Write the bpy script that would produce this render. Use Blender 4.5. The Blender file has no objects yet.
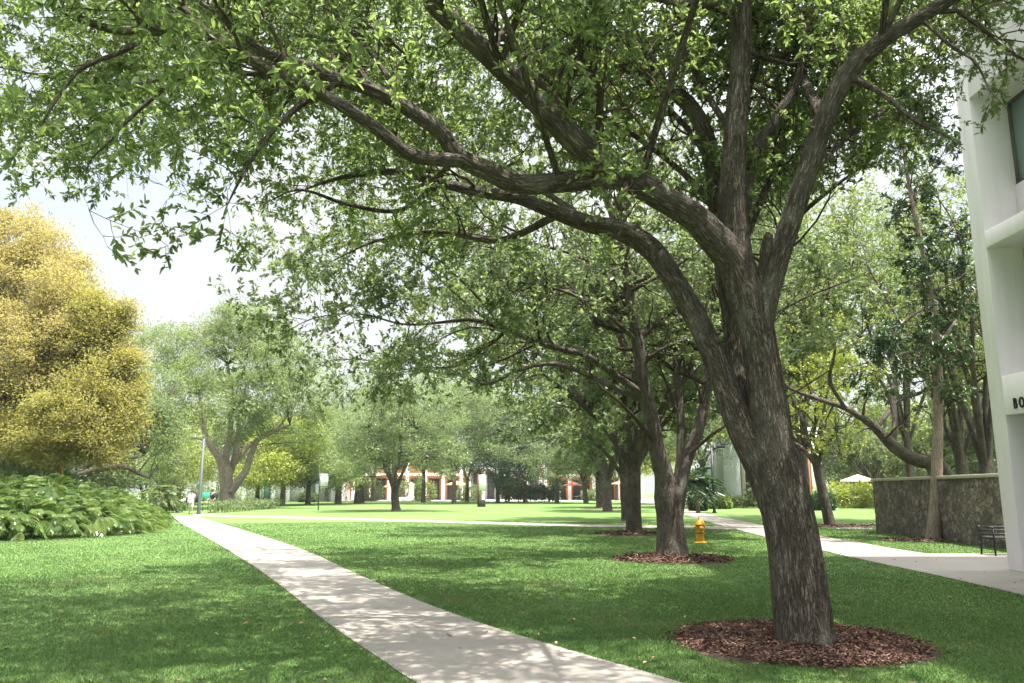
import bpy, math, random
import numpy as np
from mathutils import Vector

S = bpy.context.scene
COL = S.collection
R = math.radians
RNG = np.random.default_rng(11)

# ------------------------------------------------------------------ camera
F, H = 796.0, 1.6
PITCH = math.atan(150.0 / 796.0)
CP, SP = math.cos(PITCH), math.sin(PITCH)
cam_d = bpy.data.cameras.new("camera"); cam = bpy.data.objects.new("camera", cam_d); COL.objects.link(cam)
cam.location = (0, 0, H); cam.rotation_euler = (math.pi / 2 + PITCH, 0, 0)
cam_d.sensor_width = 36.0; cam_d.lens = F / 1024 * 36; cam_d.clip_start = 0.05; cam_d.clip_end = 3000
S.camera = cam

def ray(px, py):
    dx = (px - 512) / F; dy = (341.5 - py) / F
    return np.array((dx, CP - dy * SP, SP + dy * CP))
def G(px, py, z=0.0):                       # a measured spot on the level ground
    r = ray(px, py); t = (z - H) / r[2]
    return np.array((r[0] * t, r[1] * t, z))
def at(px, py, Y):                          # a measured spot at distance Y
    r = ray(px, py); t = Y / r[1]
    return np.array((r[0] * t, Y, H + r[2] * t))

# ------------------------------------------------------------------ objects
def tag(o, label=None, cat=None, group=None, kind=None):
    if label: o["label"] = label
    if cat: o["category"] = cat
    if group: o["group"] = group
    if kind: o["kind"] = kind
    return o
def thing(name, label, cat, loc=(0, 0, 0), group=None, rz=0.0):
    o = bpy.data.objects.new(name, None); o.empty_display_size = 0.3
    COL.objects.link(o); o.location = loc; o.rotation_euler = (0, 0, rz)
    return tag(o, label, cat, group)
def link(name, me, mat, parent=None):
    o = bpy.data.objects.new(name, me)
    if mat is not None: me.materials.append(mat)
    COL.objects.link(o)
    if parent is not None: o.parent = parent
    return o
def npmesh(name, V, Q=None, T=None, smooth=False, attrs=None):
    """V (n,3); Q (m,4) quads and/or T (k,3) tris"""
    me = bpy.data.meshes.new(name)
    V = np.ascontiguousarray(V, dtype=np.float32)
    idx, starts, tot = [], [], 0
    if Q is not None and len(Q):
        Q = np.asarray(Q, dtype=np.int32); idx.append(Q.ravel()); starts.append(np.arange(len(Q)) * 4); tot = len(Q) * 4
    if T is not None and len(T):
        T = np.asarray(T, dtype=np.int32); idx.append(T.ravel()); starts.append(tot + np.arange(len(T)) * 3)
    idx = np.concatenate(idx).astype(np.int32); starts = np.concatenate(starts).astype(np.int32)
    me.vertices.add(len(V)); me.vertices.foreach_set("co", V.ravel())
    me.loops.add(len(idx)); me.loops.foreach_set("vertex_index", idx)
    me.polygons.add(len(starts)); me.polygons.foreach_set("loop_start", starts)
    if smooth: me.polygons.foreach_set("use_smooth", np.ones(len(starts), dtype=bool))
    for k, a in (attrs or {}).items():
        a = np.ascontiguousarray(a, dtype=np.float32)
        if a.ndim == 2:
            at_ = me.attributes.new(k, "FLOAT_VECTOR", "POINT"); at_.data.foreach_set("vector", a.ravel())
        else:
            at_ = me.attributes.new(k, "FLOAT", "POINT"); at_.data.foreach_set("value", a)
    me.update(calc_edges=True); me.validate()
    return me
class MB:                                   # collects simple solids into one mesh
    def __init__(s): s.V = []; s.Q = []; s.T = []; s.n = 0
    def add(s, V, Q=(), T=()):
        s.V.append(np.asarray(V, float)); s.Q += [tuple(i + s.n for i in q) for q in Q]; s.T += [tuple(i + s.n for i in t) for t in T]; s.n += len(V); return s
    def box(s, x0, x1, y0, y1, z0, z1):
        V = [(x, y, z) for z in (z0, z1) for y in (y0, y1) for x in (x0, x1)]
        return s.add(V, [(0, 2, 3, 1), (4, 5, 7, 6), (0, 1, 5, 4), (2, 6, 7, 3), (0, 4, 6, 2), (1, 3, 7, 5)])
    def tube(s, pts, rad, n=10, cap=True):
        pts = np.asarray(pts, float); rad = np.broadcast_to(np.asarray(rad, float), (len(pts),))
        V, Q, _ = tubes(pts[None], rad[None], n)
        b = len(V); T = []
        if cap:
            V = np.vstack([V, pts[:1], pts[-1:]]); e = (len(pts) - 1) * n
            for i in range(n):
                T.append((b, (i + 1) % n, i)); T.append((b + 1, e + i, e + (i + 1) % n))
        return s.add(V, [tuple(q) for q in Q], T)
    def lathe(s, prof, n=20, c=(0, 0, 0), axis="z"):
        V = []; Q = []
        for r, z in prof:
            for i in range(n):
                a = 2 * math.pi * i / n; p = (r * math.cos(a), r * math.sin(a), z)
                if axis == "x": p = (p[2], p[0], p[1])
                if axis == "y": p = (p[0], p[2], p[1])
                V.append((p[0] + c[0], p[1] + c[1], p[2] + c[2]))
        for k in range(len(prof) - 1):
            for i in range(n):
                q = (k * n + i, k * n + (i + 1) % n, (k + 1) * n + (i + 1) % n, (k + 1) * n + i)
                Q.append(q if axis != "y" else q[::-1])
        return s.add(V, Q)
    def build(s, name, mat, parent=None, smooth=False, bevel=0.0):
        o = link(name, npmesh(name, np.vstack(s.V), np.array(s.Q).reshape(-1, 4) if s.Q else None, np.array(s.T).reshape(-1, 3) if s.T else None, smooth), mat, parent)
        if bevel:
            m = o.modifiers.new("edge", "BEVEL"); m.width = bevel; m.segments = 2; m.limit_method = "ANGLE"
        return o

# ------------------------------------------------------------------ vector helpers
def nrm(v): return v / np.maximum(np.linalg.norm(v, axis=-1, keepdims=True), 1e-9)
def tubes(P, Rd, n, lump=0.0):
    """P (B,N,3), Rd (B,N) -> vertices, quads, bark coords for B tubes"""
    B, N, _ = P.shape
    T = np.empty_like(P); T[:, 1:-1] = P[:, 2:] - P[:, :-2]; T[:, 0] = P[:, 1] - P[:, 0]; T[:, -1] = P[:, -1] - P[:, -2]
    T = nrm(T)
    ref = np.where(np.abs(T[:, :1, 2:3]) > 0.8, np.array((0.0, 1.0, 0.0)), np.array((0.0, 0.0, 1.0)))
    U = np.empty_like(P); u = nrm(np.cross(ref[:, 0], T[:, 0]))
    for i in range(N):
        u = nrm(u - T[:, i] * (u * T[:, i]).sum(-1, keepdims=True)); U[:, i] = u
    W = np.cross(T, U)
    a = np.linspace(0, 2 * np.pi, n, endpoint=False)
    c, s = np.cos(a), np.sin(a)
    L = np.concatenate([np.zeros((B, 1)), np.cumsum(np.linalg.norm(np.diff(P, axis=1), axis=-1), 1)], 1)[:, :, None]
    wob = 1 + lump * (np.sin(2 * a + 1.1 * L) + .8 * np.sin(3 * a - 1.7 * L + 1) + .6 * np.sin(5 * a + 2.3 * L + 2) + .5 * np.sin(4 * a + 6.1 * L) + .35 * np.sin(9 * a - 1.2 * L))
    V = P[:, :, None] + (Rd[:, :, None] * wob)[..., None] * (c[:, None] * U[:, :, None] + s[:, None] * W[:, :, None])
    L = np.concatenate([np.zeros((B, 1)), np.cumsum(np.linalg.norm(np.diff(P, axis=1), axis=-1), 1)], 1)
    bark = np.stack(np.broadcast_arrays(c * Rd[:, :, None] + np.arange(B)[:, None, None] * 3.1, s * Rd[:, :, None], L[:, :, None]), -1)
    base = np.arange(B)[:, None, None] * N * n + np.arange(N - 1)[None, :, None] * n
    i = np.arange(n); j = (i + 1) % n
    Q = np.stack(np.broadcast_arrays(base + i, base + j, base + n + j, base + n + i), -1).reshape(-1, 4)
    return V.reshape(-1, 3), Q, bark.reshape(-1, 3)
def spline(pts, rad, step):
    pts = np.asarray(pts, float); rad = np.asarray(rad, float)
    p = np.vstack([2 * pts[0] - pts[1], pts, 2 * pts[-1] - pts[-2]]); r = np.concatenate([rad[:1], rad, rad[-1:]])
    out, ro = [], []
    for i in range(1, len(p) - 2):
        n = max(2, int(np.linalg.norm(p[i + 1] - p[i]) / step))
        for t in np.linspace(0, 1, n, endpoint=False):
            t2, t3 = t * t, t * t * t
            out.append(0.5 * (2 * p[i] + (p[i + 1] - p[i - 1]) * t + (2 * p[i - 1] - 5 * p[i] + 4 * p[i + 1] - p[i + 2]) * t2 + (3 * p[i] - p[i - 1] - 3 * p[i + 1] + p[i + 2]) * t3))
            ro.append(r[i] + (r[i + 1] - r[i]) * t)
    out.append(pts[-1]); ro.append(rad[-1])
    return np.array(out), np.array(ro)
def resample(P, Rd, N):
    L = np.concatenate([[0], np.cumsum(np.linalg.norm(np.diff(P, axis=0), axis=1))]); t = np.linspace(0, L[-1], N)
    return np.stack([np.interp(t, L, P[:, k]) for k in range(3)], 1), np.interp(t, L, Rd)
def spawn(P, Rd, dens, s0, ang, length, up, curl, rng, N=6, rr=0.55, rmin=0.004, taper=0.25):
    """children along B parent paths of equal point count"""
    B, M, _ = P.shape
    Lp = np.linalg.norm(np.diff(P, axis=1), axis=-1).sum(1)
    cnt = np.maximum(1, rng.poisson(Lp * (1 - s0) * dens))
    pi = np.repeat(np.arange(B), cnt); K = len(pi)
    s = s0 + (1 - s0) * rng.random(K) ** 0.8
    last = (np.cumsum(cnt) - 1); s[last] = 0.995
    f = s * (M - 1); i = np.minimum(f.astype(int), M - 2); w = (f - i)[:, None]
    pos = P[pi, i] * (1 - w) + P[pi, i + 1] * w; tan = nrm(P[pi, i + 1] - P[pi, i]); r = Rd[pi, i] * (1 - w[:, 0]) + Rd[pi, i + 1] * w[:, 0]
    rnd = rng.normal(size=(K, 3)); rnd[:, 2] += 0.15; perp = nrm(rnd - tan * (rnd * tan).sum(-1, keepdims=True))
    a = R(1) * rng.uniform(ang[0], ang[1], K)[:, None]; a[last] *= 0.4
    d = nrm(tan * np.cos(a) + perp * np.sin(a))
    ln = rng.uniform(length[0], length[1], K) * (1.1 - 0.5 * s)
    C = np.empty((K, N, 3)); C[:, 0] = pos
    for k in range(1, N):
        d = nrm(d + rng.normal(0, curl, (K, 3)) + np.array((0, 0, up)))
        C[:, k] = C[:, k - 1] + d * (ln / (N - 1))[:, None]
    r0 = np.maximum(np.minimum(r * rr, ln * 0.03 + 0.003), rmin)
    return C, r0[:, None] * np.linspace(1, taper, N)[None]
def leaves(pos, d, size, rng, width=0.36, upn=0.8, six=True, curve=0.12):
    """leaf blades at pos pointing along d"""
    K = len(pos); d = nrm(d)
    n = rng.normal(size=(K, 3)); n[:, 2] += upn; n = nrm(n - d * (n * d).sum(-1, keepdims=True)); w = np.cross(n, d)
    L = (size * rng.uniform(0.65, 1.2, K))[:, None]; Wd = L * width * 0.5
    rv = rng.random(K)
    if six:
        f = L * curve
        V = np.stack([pos, pos + d * L * 0.35 + w * Wd + n * f, pos + d * L * 0.75 + w * Wd * 0.75 + n * f * 0.6, pos + d * L - n * f * 0.5,
                      pos + d * L * 0.75 - w * Wd * 0.75 + n * f * 0.6, pos + d * L * 0.35 - w * Wd + n * f], 1)
        b = np.arange(K)[:, None] * 6
        Q = np.concatenate([b + np.array((0, 3, 2, 1)), b + np.array((0, 5, 4, 3))])
        return V.reshape(-1, 3), Q, np.repeat(rv, 6)
    V = np.stack([pos, pos + d * L * 0.55 + w * Wd, pos + d * L, pos + d * L * 0.55 - w * Wd], 1)
    b = np.arange(K)[:, None] * 4
    return V.reshape(-1, 3), b + np.array((0, 3, 2, 1)), np.repeat(rv, 4)
def leaf_on_twigs(P, m, rng, s0=0.15, droop=-0.15, spread=0.9):
    B, M, _ = P.shape; K = B * m; pi = np.repeat(np.arange(B), m)
    s = s0 + (1 - s0) * rng.random(K) ** 0.7; f = s * (M - 1); i = np.minimum(f.astype(int), M - 2); w = (f - i)[:, None]
    pos = P[pi, i] * (1 - w) + P[pi, i + 1] * w; tan = nrm(P[pi, i + 1] - P[pi, i])
    d = tan * 0.7 + nrm(rng.normal(size=(K, 3))) * spread + np.array((0, 0, droop))
    return pos, d

# ------------------------------------------------------------------ materials
def newmat(name):
    m = bpy.data.materials.new(name); m.use_nodes = True; nt = m.node_tree
    for n in list(nt.nodes): nt.nodes.remove(n)
    out = nt.nodes.new("ShaderNodeOutputMaterial")
    return m, nt, out
def N(nt, t, **kw):
    n = nt.nodes.new(t)
    for k, v in kw.items():
        if k.startswith("i_"):
            key = k[2:].replace("_", " ")
            n.inputs[int(key) if key.isdigit() else key].default_value = v
        else: setattr(n, k, v)
    return n
def ramp(nt, src, stops):
    n = nt.nodes.new("ShaderNodeValToRGB"); e = n.color_ramp.elements
    while len(e) > 2: e.remove(e[-1])
    for k, (p, c) in enumerate(stops):
        if k >= 2: e.new(p)
        e[k].position = p; e[k].color = (*c, 1) if len(c) == 3 else c
    nt.links.new(src, n.inputs[0]); return n
def mixc(nt, fac, a, b, mode="MIX"):
    n = nt.nodes.new("ShaderNodeMix"); n.data_type = "RGBA"; n.blend_type = mode
    for s, v in ((0, fac), (6, a), (7, b)):
        if hasattr(v, "is_output"): nt.links.new(v, n.inputs[s])
        else: n.inputs[s].default_value = v if not isinstance(v, tuple) else ((*v, 1) if len(v) == 3 else v)
    return n.outputs[2]
def noise(nt, vec, scale, detail=4, rough=0.55, dist=0.0):
    n = N(nt, "ShaderNodeTexNoise", i_Scale=scale, i_Detail=detail, i_Roughness=rough, i_Distortion=dist)
    if vec is not None: nt.links.new(vec, n.inputs["Vector"])
    return n.outputs[0]
def objco(nt): return N(nt, "ShaderNodeTexCoord").outputs["Object"]
def posco(nt): return N(nt, "ShaderNodeNewGeometry").outputs["Position"]
def leaf_mat(name, lo, mid, hi, trans=0.4, tcol=None, rough=0.45, spec=0.4):
    m, nt, out = newmat(name)
    a = N(nt, "ShaderNodeAttribute", attribute_name="rnd")
    c = ramp(nt, a.outputs["Fac"], [(0.0, lo), (0.5, mid), (1.0, hi)]).outputs[0]
    big = noise(nt, objco(nt), 0.7, 2)
    c = mixc(nt, ramp(nt, big, [(0.35, (0, 0, 0)), (0.7, (0.5, 0.5, 0.5))]).outputs[0], c, hi)
    p = N(nt, "ShaderNodeBsdfPrincipled", i_Roughness=rough); p.inputs["Specular IOR Level"].default_value = spec
    nt.links.new(c, p.inputs["Base Color"])
    t = N(nt, "ShaderNodeBsdfTranslucent")
    nt.links.new(mixc(nt, 1.0, c, tcol or (1.35, 1.42, 0.85), "MULTIPLY"), t.inputs[0])
    mx = N(nt, "ShaderNodeMixShader", i_0=trans)
    nt.links.new(p.outputs[0], mx.inputs[1]); nt.links.new(t.outputs[0], mx.inputs[2]); nt.links.new(mx.outputs[0], out.inputs[0])
    return m
def bark_mat(name, dark, light, lichen, scale=1.0, bump=0.02, lich=0.5):
    m, nt, out = newmat(name)
    a = N(nt, "ShaderNodeAttribute", attribute_name="bark").outputs["Vector"]
    mp = N(nt, "ShaderNodeMapping"); mp.inputs["Scale"].default_value = (38 * scale, 38 * scale, 4.6 * scale); nt.links.new(a, mp.inputs[0])
    wn = N(nt, "ShaderNodeTexNoise", i_Scale=7.0 * scale, i_Detail=3.0); nt.links.new(a, wn.inputs["Vector"])
    ad = N(nt, "ShaderNodeVectorMath", operation="MULTIPLY_ADD"); ad.inputs[1].default_value = (2.0, 2.0, 1.4)
    nt.links.new(wn.outputs["Color"], ad.inputs[0]); nt.links.new(mp.outputs[0], ad.inputs[2])
    def fissure(scale, wide):                   # long wandering cracks along the stem
        m2 = N(nt, "ShaderNodeMapping"); m2.inputs["Scale"].default_value = scale; nt.links.new(a, m2.inputs[0])
        q = N(nt, "ShaderNodeMath", operation="SUBTRACT", i_1=0.5); nt.links.new(noise(nt, m2.outputs[0], 1.0, 3, 0.5, 0.6), q.inputs[0])
        ab = N(nt, "ShaderNodeMath", operation="ABSOLUTE"); nt.links.new(q.outputs[0], ab.inputs[0])
        return ramp(nt, ab.outputs[0], [(0.0, (0, 0, 0)), (wide, (1, 1, 1))]).outputs[0]
    f1 = fissure((29 * scale, 29 * scale, 3.2 * scale), 0.07); f2 = fissure((37 * scale, 37 * scale, 5.5 * scale), 0.06); f3 = fissure((13 * scale, 13 * scale, 16 * scale), 0.03)
    fur = mixc(nt, 1.0, mixc(nt, 0.75, f1, f2, "MULTIPLY"), mixc(nt, 0.6, (1, 1, 1), f3), "MULTIPLY")
    fine = noise(nt, mp.outputs[0], 2.6, 5, 0.7)
    big = noise(nt, a, 2.2, 4, 0.6)
    c = mixc(nt, fur, dark, light)
    c = mixc(nt, ramp(nt, fine, [(0.35, (0.0,) * 3), (0.8, (0.4,) * 3)]).outputs[0], c, dark)
    c = mixc(nt, ramp(nt, big, [(0.48, (0, 0, 0)), (0.68, (lich,) * 3)]).outputs[0], c, lichen)
    p = N(nt, "ShaderNodeBsdfPrincipled", i_Roughness=0.9); p.inputs["Specular IOR Level"].default_value = 0.15
    nt.links.new(c, p.inputs["Base Color"])
    hgt = N(nt, "ShaderNodeMath", operation="MULTIPLY_ADD", i_1=0.35); nt.links.new(fine, hgt.inputs[0]); nt.links.new(fur, hgt.inputs[2])
    b = N(nt, "ShaderNodeBump", i_Strength=1.0, i_Distance=bump); nt.links.new(hgt.outputs[0], b.inputs["Height"]); nt.links.new(b.outputs[0], p.inputs["Normal"])
    nt.links.new(p.outputs[0], out.inputs[0]); return m
def solid(name, col, rough=0.6, var=0.12, scale=4.0, metal=0.0, bump=0.0, spec=0.4):
    m, nt, out = newmat(name); o = objco(nt); n = noise(nt, o, scale, 5, 0.6)
    c = mixc(nt, ramp(nt, n, [(0.3, (0, 0, 0)), (0.7, (1, 1, 1))]).outputs[0], tuple(x * (1 - var) for x in col), tuple(min(1, x * (1 + var)) for x in col))
    p = N(nt, "ShaderNodeBsdfPrincipled", i_Roughness=rough, i_Metallic=metal); p.inputs["Specular IOR Level"].default_value = spec
    nt.links.new(c, p.inputs["Base Color"])
    if bump:
        b = N(nt, "ShaderNodeBump", i_Strength=0.6, i_Distance=bump); nt.links.new(noise(nt, o, scale * 8, 4), b.inputs["Height"]); nt.links.new(b.outputs[0], p.inputs["Normal"])
    nt.links.new(p.outputs[0], out.inputs[0]); return m
def rnd_mat(name, stops, rough=0.8, trans=0.0, dry=None):
    m, nt, out = newmat(name); a = N(nt, "ShaderNodeAttribute", attribute_name="rnd")
    c = ramp(nt, a.outputs["Fac"], stops).outputs[0]
    if dry:
        c = mixc(nt, ramp(nt, noise(nt, posco(nt), 0.55, 5, 0.65), [(0.5, (0, 0, 0)), (0.72, (0.6,) * 3)]).outputs[0], c, dry)
        c = mixc(nt, ramp(nt, noise(nt, posco(nt), 3.5, 4, 0.7), [(0.3, (0.45,) * 3), (0.48, (0, 0, 0))]).outputs[0], c, (0.035, 0.085, 0.02))
    p = N(nt, "ShaderNodeBsdfPrincipled", i_Roughness=rough); p.inputs["Specular IOR Level"].default_value = 0.25
    nt.links.new(c, p.inputs["Base Color"]); sh = p.outputs[0]
    if trans:
        t = N(nt, "ShaderNodeBsdfTranslucent"); nt.links.new(c, t.inputs[0])
        mx = N(nt, "ShaderNodeMixShader", i_0=trans); nt.links.new(sh, mx.inputs[1]); nt.links.new(t.outputs[0], mx.inputs[2]); sh = mx.outputs[0]
    nt.links.new(sh, out.inputs[0]); return m

def chipped(name, col, under):
    m, nt, out = newmat(name); o = objco(nt); n1 = noise(nt, o, 11, 6, 0.7); n2 = noise(nt, o, 3, 3)
    c = mixc(nt, ramp(nt, n2, [(0.35, (0, 0, 0)), (0.7, (1, 1, 1))]).outputs[0], tuple(x * .78 for x in col), tuple(min(1, x * 1.12) for x in col))
    c = mixc(nt, ramp(nt, n1, [(0.60, (0, 0, 0)), (0.68, (0.85,) * 3)]).outputs[0], c, under)
    p = N(nt, "ShaderNodeBsdfPrincipled", i_Roughness=0.55); nt.links.new(c, p.inputs["Base Color"])
    b = N(nt, "ShaderNodeBump", i_Strength=0.5, i_Distance=0.006); nt.links.new(n1, b.inputs["Height"]); nt.links.new(b.outputs[0], p.inputs["Normal"])
    nt.links.new(p.outputs[0], out.inputs[0]); return m
def lawn_mat():
    m, nt, out = newmat("lawn_grass"); p0 = posco(nt)
    n1 = noise(nt, p0, 0.25, 4, 0.6); n2 = noise(nt, p0, 2.2, 4, 0.65); n3 = noise(nt, p0, 26, 4, 0.75)
    c = mixc(nt, ramp(nt, n2, [(0.3, (0, 0, 0)), (0.72, (1, 1, 1))]).outputs[0], (0.080, 0.150, 0.032), (0.115, 0.190, 0.050))
    c = mixc(nt, ramp(nt, n1, [(0.45, (0, 0, 0)), (0.75, (0.6, 0.6, 0.6))]).outputs[0], c, (0.17, 0.22, 0.085))
    c = mixc(nt, ramp(nt, n3, [(0.35, (0.7, 0.7, 0.7)), (0.6, (0, 0, 0))]).outputs[0], c, (0.055, 0.10, 0.022))
    p = N(nt, "ShaderNodeBsdfPrincipled", i_Roughness=0.85); p.inputs["Specular IOR Level"].default_value = 0.15
    nt.links.new(c, p.inputs["Base Color"])
    b = N(nt, "ShaderNodeBump", i_Strength=0.7, i_Distance=0.04); nt.links.new(n3, b.inputs["Height"]); nt.links.new(b.outputs[0], p.inputs["Normal"])
    nt.links.new(p.outputs[0], out.inputs[0]); return m
def concrete_mat(name="path_concrete", base=(0.245, 0.220, 0.196)):
    m, nt, out = newmat(name); p0 = posco(nt)
    n1 = noise(nt, p0, 0.8, 5, 0.65); n2 = noise(nt, p0, 9, 5, 0.7); n3 = noise(nt, p0, 120, 3, 0.7)
    c = mixc(nt, ramp(nt, n1, [(0.3, (0, 0, 0)), (0.7, (1, 1, 1))]).outputs[0], tuple(x * 0.86 for x in base), tuple(x * 1.06 for x in base))
    c = mixc(nt, ramp(nt, n2, [(0.3, (0.55,) * 3), (0.52, (0, 0, 0))]).outputs[0], c, tuple(x * 0.70 for x in base))
    c = mixc(nt, ramp(nt, n3, [(0.62, (0, 0, 0)), (0.75, (0.5,) * 3)]).outputs[0], c, tuple(x * 0.55 for x in base))
    p = N(nt, "ShaderNodeBsdfPrincipled", i_Roughness=0.85); p.inputs["Specular IOR Level"].default_value = 0.2
    nt.links.new(c, p.inputs["Base Color"])
    b = N(nt, "ShaderNodeBump", i_Strength=0.5, i_Distance=0.006); nt.links.new(n3, b.inputs["Height"]); nt.links.new(b.outputs[0], p.inputs["Normal"])
    nt.links.new(p.outputs[0], out.inputs[0]); return m
def stone_mat():
    m, nt, out = newmat("rough_stone"); p0 = posco(nt)
    wn = N(nt, "ShaderNodeTexNoise", i_Scale=3.0, i_Detail=3.0); nt.links.new(p0, wn.inputs["Vector"])
    ad = N(nt, "ShaderNodeVectorMath", operation="MULTIPLY_ADD"); ad.inputs[1].default_value = (0.25,) * 3; nt.links.new(wn.outputs["Color"], ad.inputs[0]); nt.links.new(p0, ad.inputs[2])
    v1 = N(nt, "ShaderNodeTexVoronoi", feature="DISTANCE_TO_EDGE", i_Scale=5.6); v2 = N(nt, "ShaderNodeTexVoronoi", i_Scale=5.6)
    for v in (v1, v2): nt.links.new(ad.outputs[0], v.inputs["Vector"])
    sep = N(nt, "ShaderNodeSeparateColor"); nt.links.new(v2.outputs["Color"], sep.inputs[0])
    c = ramp(nt, sep.outputs[0], [(0, (0.105, 0.080, 0.070)), (0.5, (0.165, 0.132, 0.115)), (1, (0.25, 0.205, 0.18))]).outputs[0]
    n1 = noise(nt, p0, 1.1, 5, 0.7)
    c = mixc(nt, ramp(nt, n1, [(0.46, (0, 0, 0)), (0.62, (0.8,) * 3)]).outputs[0], c, (0.05, 0.045, 0.035))
    j = ramp(nt, v1.outputs["Distance"], [(0.0, (0, 0, 0)), (0.09, (1, 1, 1))]).outputs[0]
    c = mixc(nt, j, (0.05, 0.042, 0.033), c)
    p = N(nt, "ShaderNodeBsdfPrincipled", i_Roughness=0.95); nt.links.new(c, p.inputs["Base Color"])
    hg = mixc(nt, 0.35, j, noise(nt, p0, 14, 5, 0.7))
    b = N(nt, "ShaderNodeBump", i_Strength=1.0, i_Distance=0.05); nt.links.new(hg, b.inputs["Height"]); nt.links.new(b.outputs[0], p.inputs["Normal"])
    nt.links.new(p.outputs[0], out.inputs[0]); return m
def plaster_mat(name, col, stain=0.25):
    m, nt, out = newmat(name); p0 = posco(nt)
    mp = N(nt, "ShaderNodeMapping"); mp.inputs["Scale"].default_value = (1.5, 1.5, 0.18); nt.links.new(p0, mp.inputs[0])
    n1 = noise(nt, mp.outputs[0], 1.4, 5, 0.65); n2 = noise(nt, p0, 60, 3)
    c = mixc(nt, ramp(nt, n1, [(0.48, (0, 0, 0)), (0.75, (stain,) * 3)]).outputs[0], col, tuple(x * 0.72 for x in col))
    p = N(nt, "ShaderNodeBsdfPrincipled", i_Roughness=0.8); p.inputs["Specular IOR Level"].default_value = 0.25; nt.links.new(c, p.inputs["Base Color"])
    b = N(nt, "ShaderNodeBump", i_Strength=0.35, i_Distance=0.006); nt.links.new(n2, b.inputs["Height"]); nt.links.new(b.outputs[0], p.inputs["Normal"])
    nt.links.new(p.outputs[0], out.inputs[0]); return m
def glass_mat(name, col):
    m, nt, out = newmat(name)
    p = N(nt, "ShaderNodeBsdfPrincipled", i_Roughness=0.08); p.inputs["Base Color"].default_value = (*col, 1); p.inputs["Specular IOR Level"].default_value = 0.8
    w = noise(nt, posco(nt), 0.8, 2); b = N(nt, "ShaderNodeBump", i_Strength=0.15, i_Distance=0.02); nt.links.new(w, b.inputs["Height"]); nt.links.new(b.outputs[0], p.inputs["Normal"])
    nt.links.new(p.outputs[0], out.inputs[0]); return m

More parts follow.
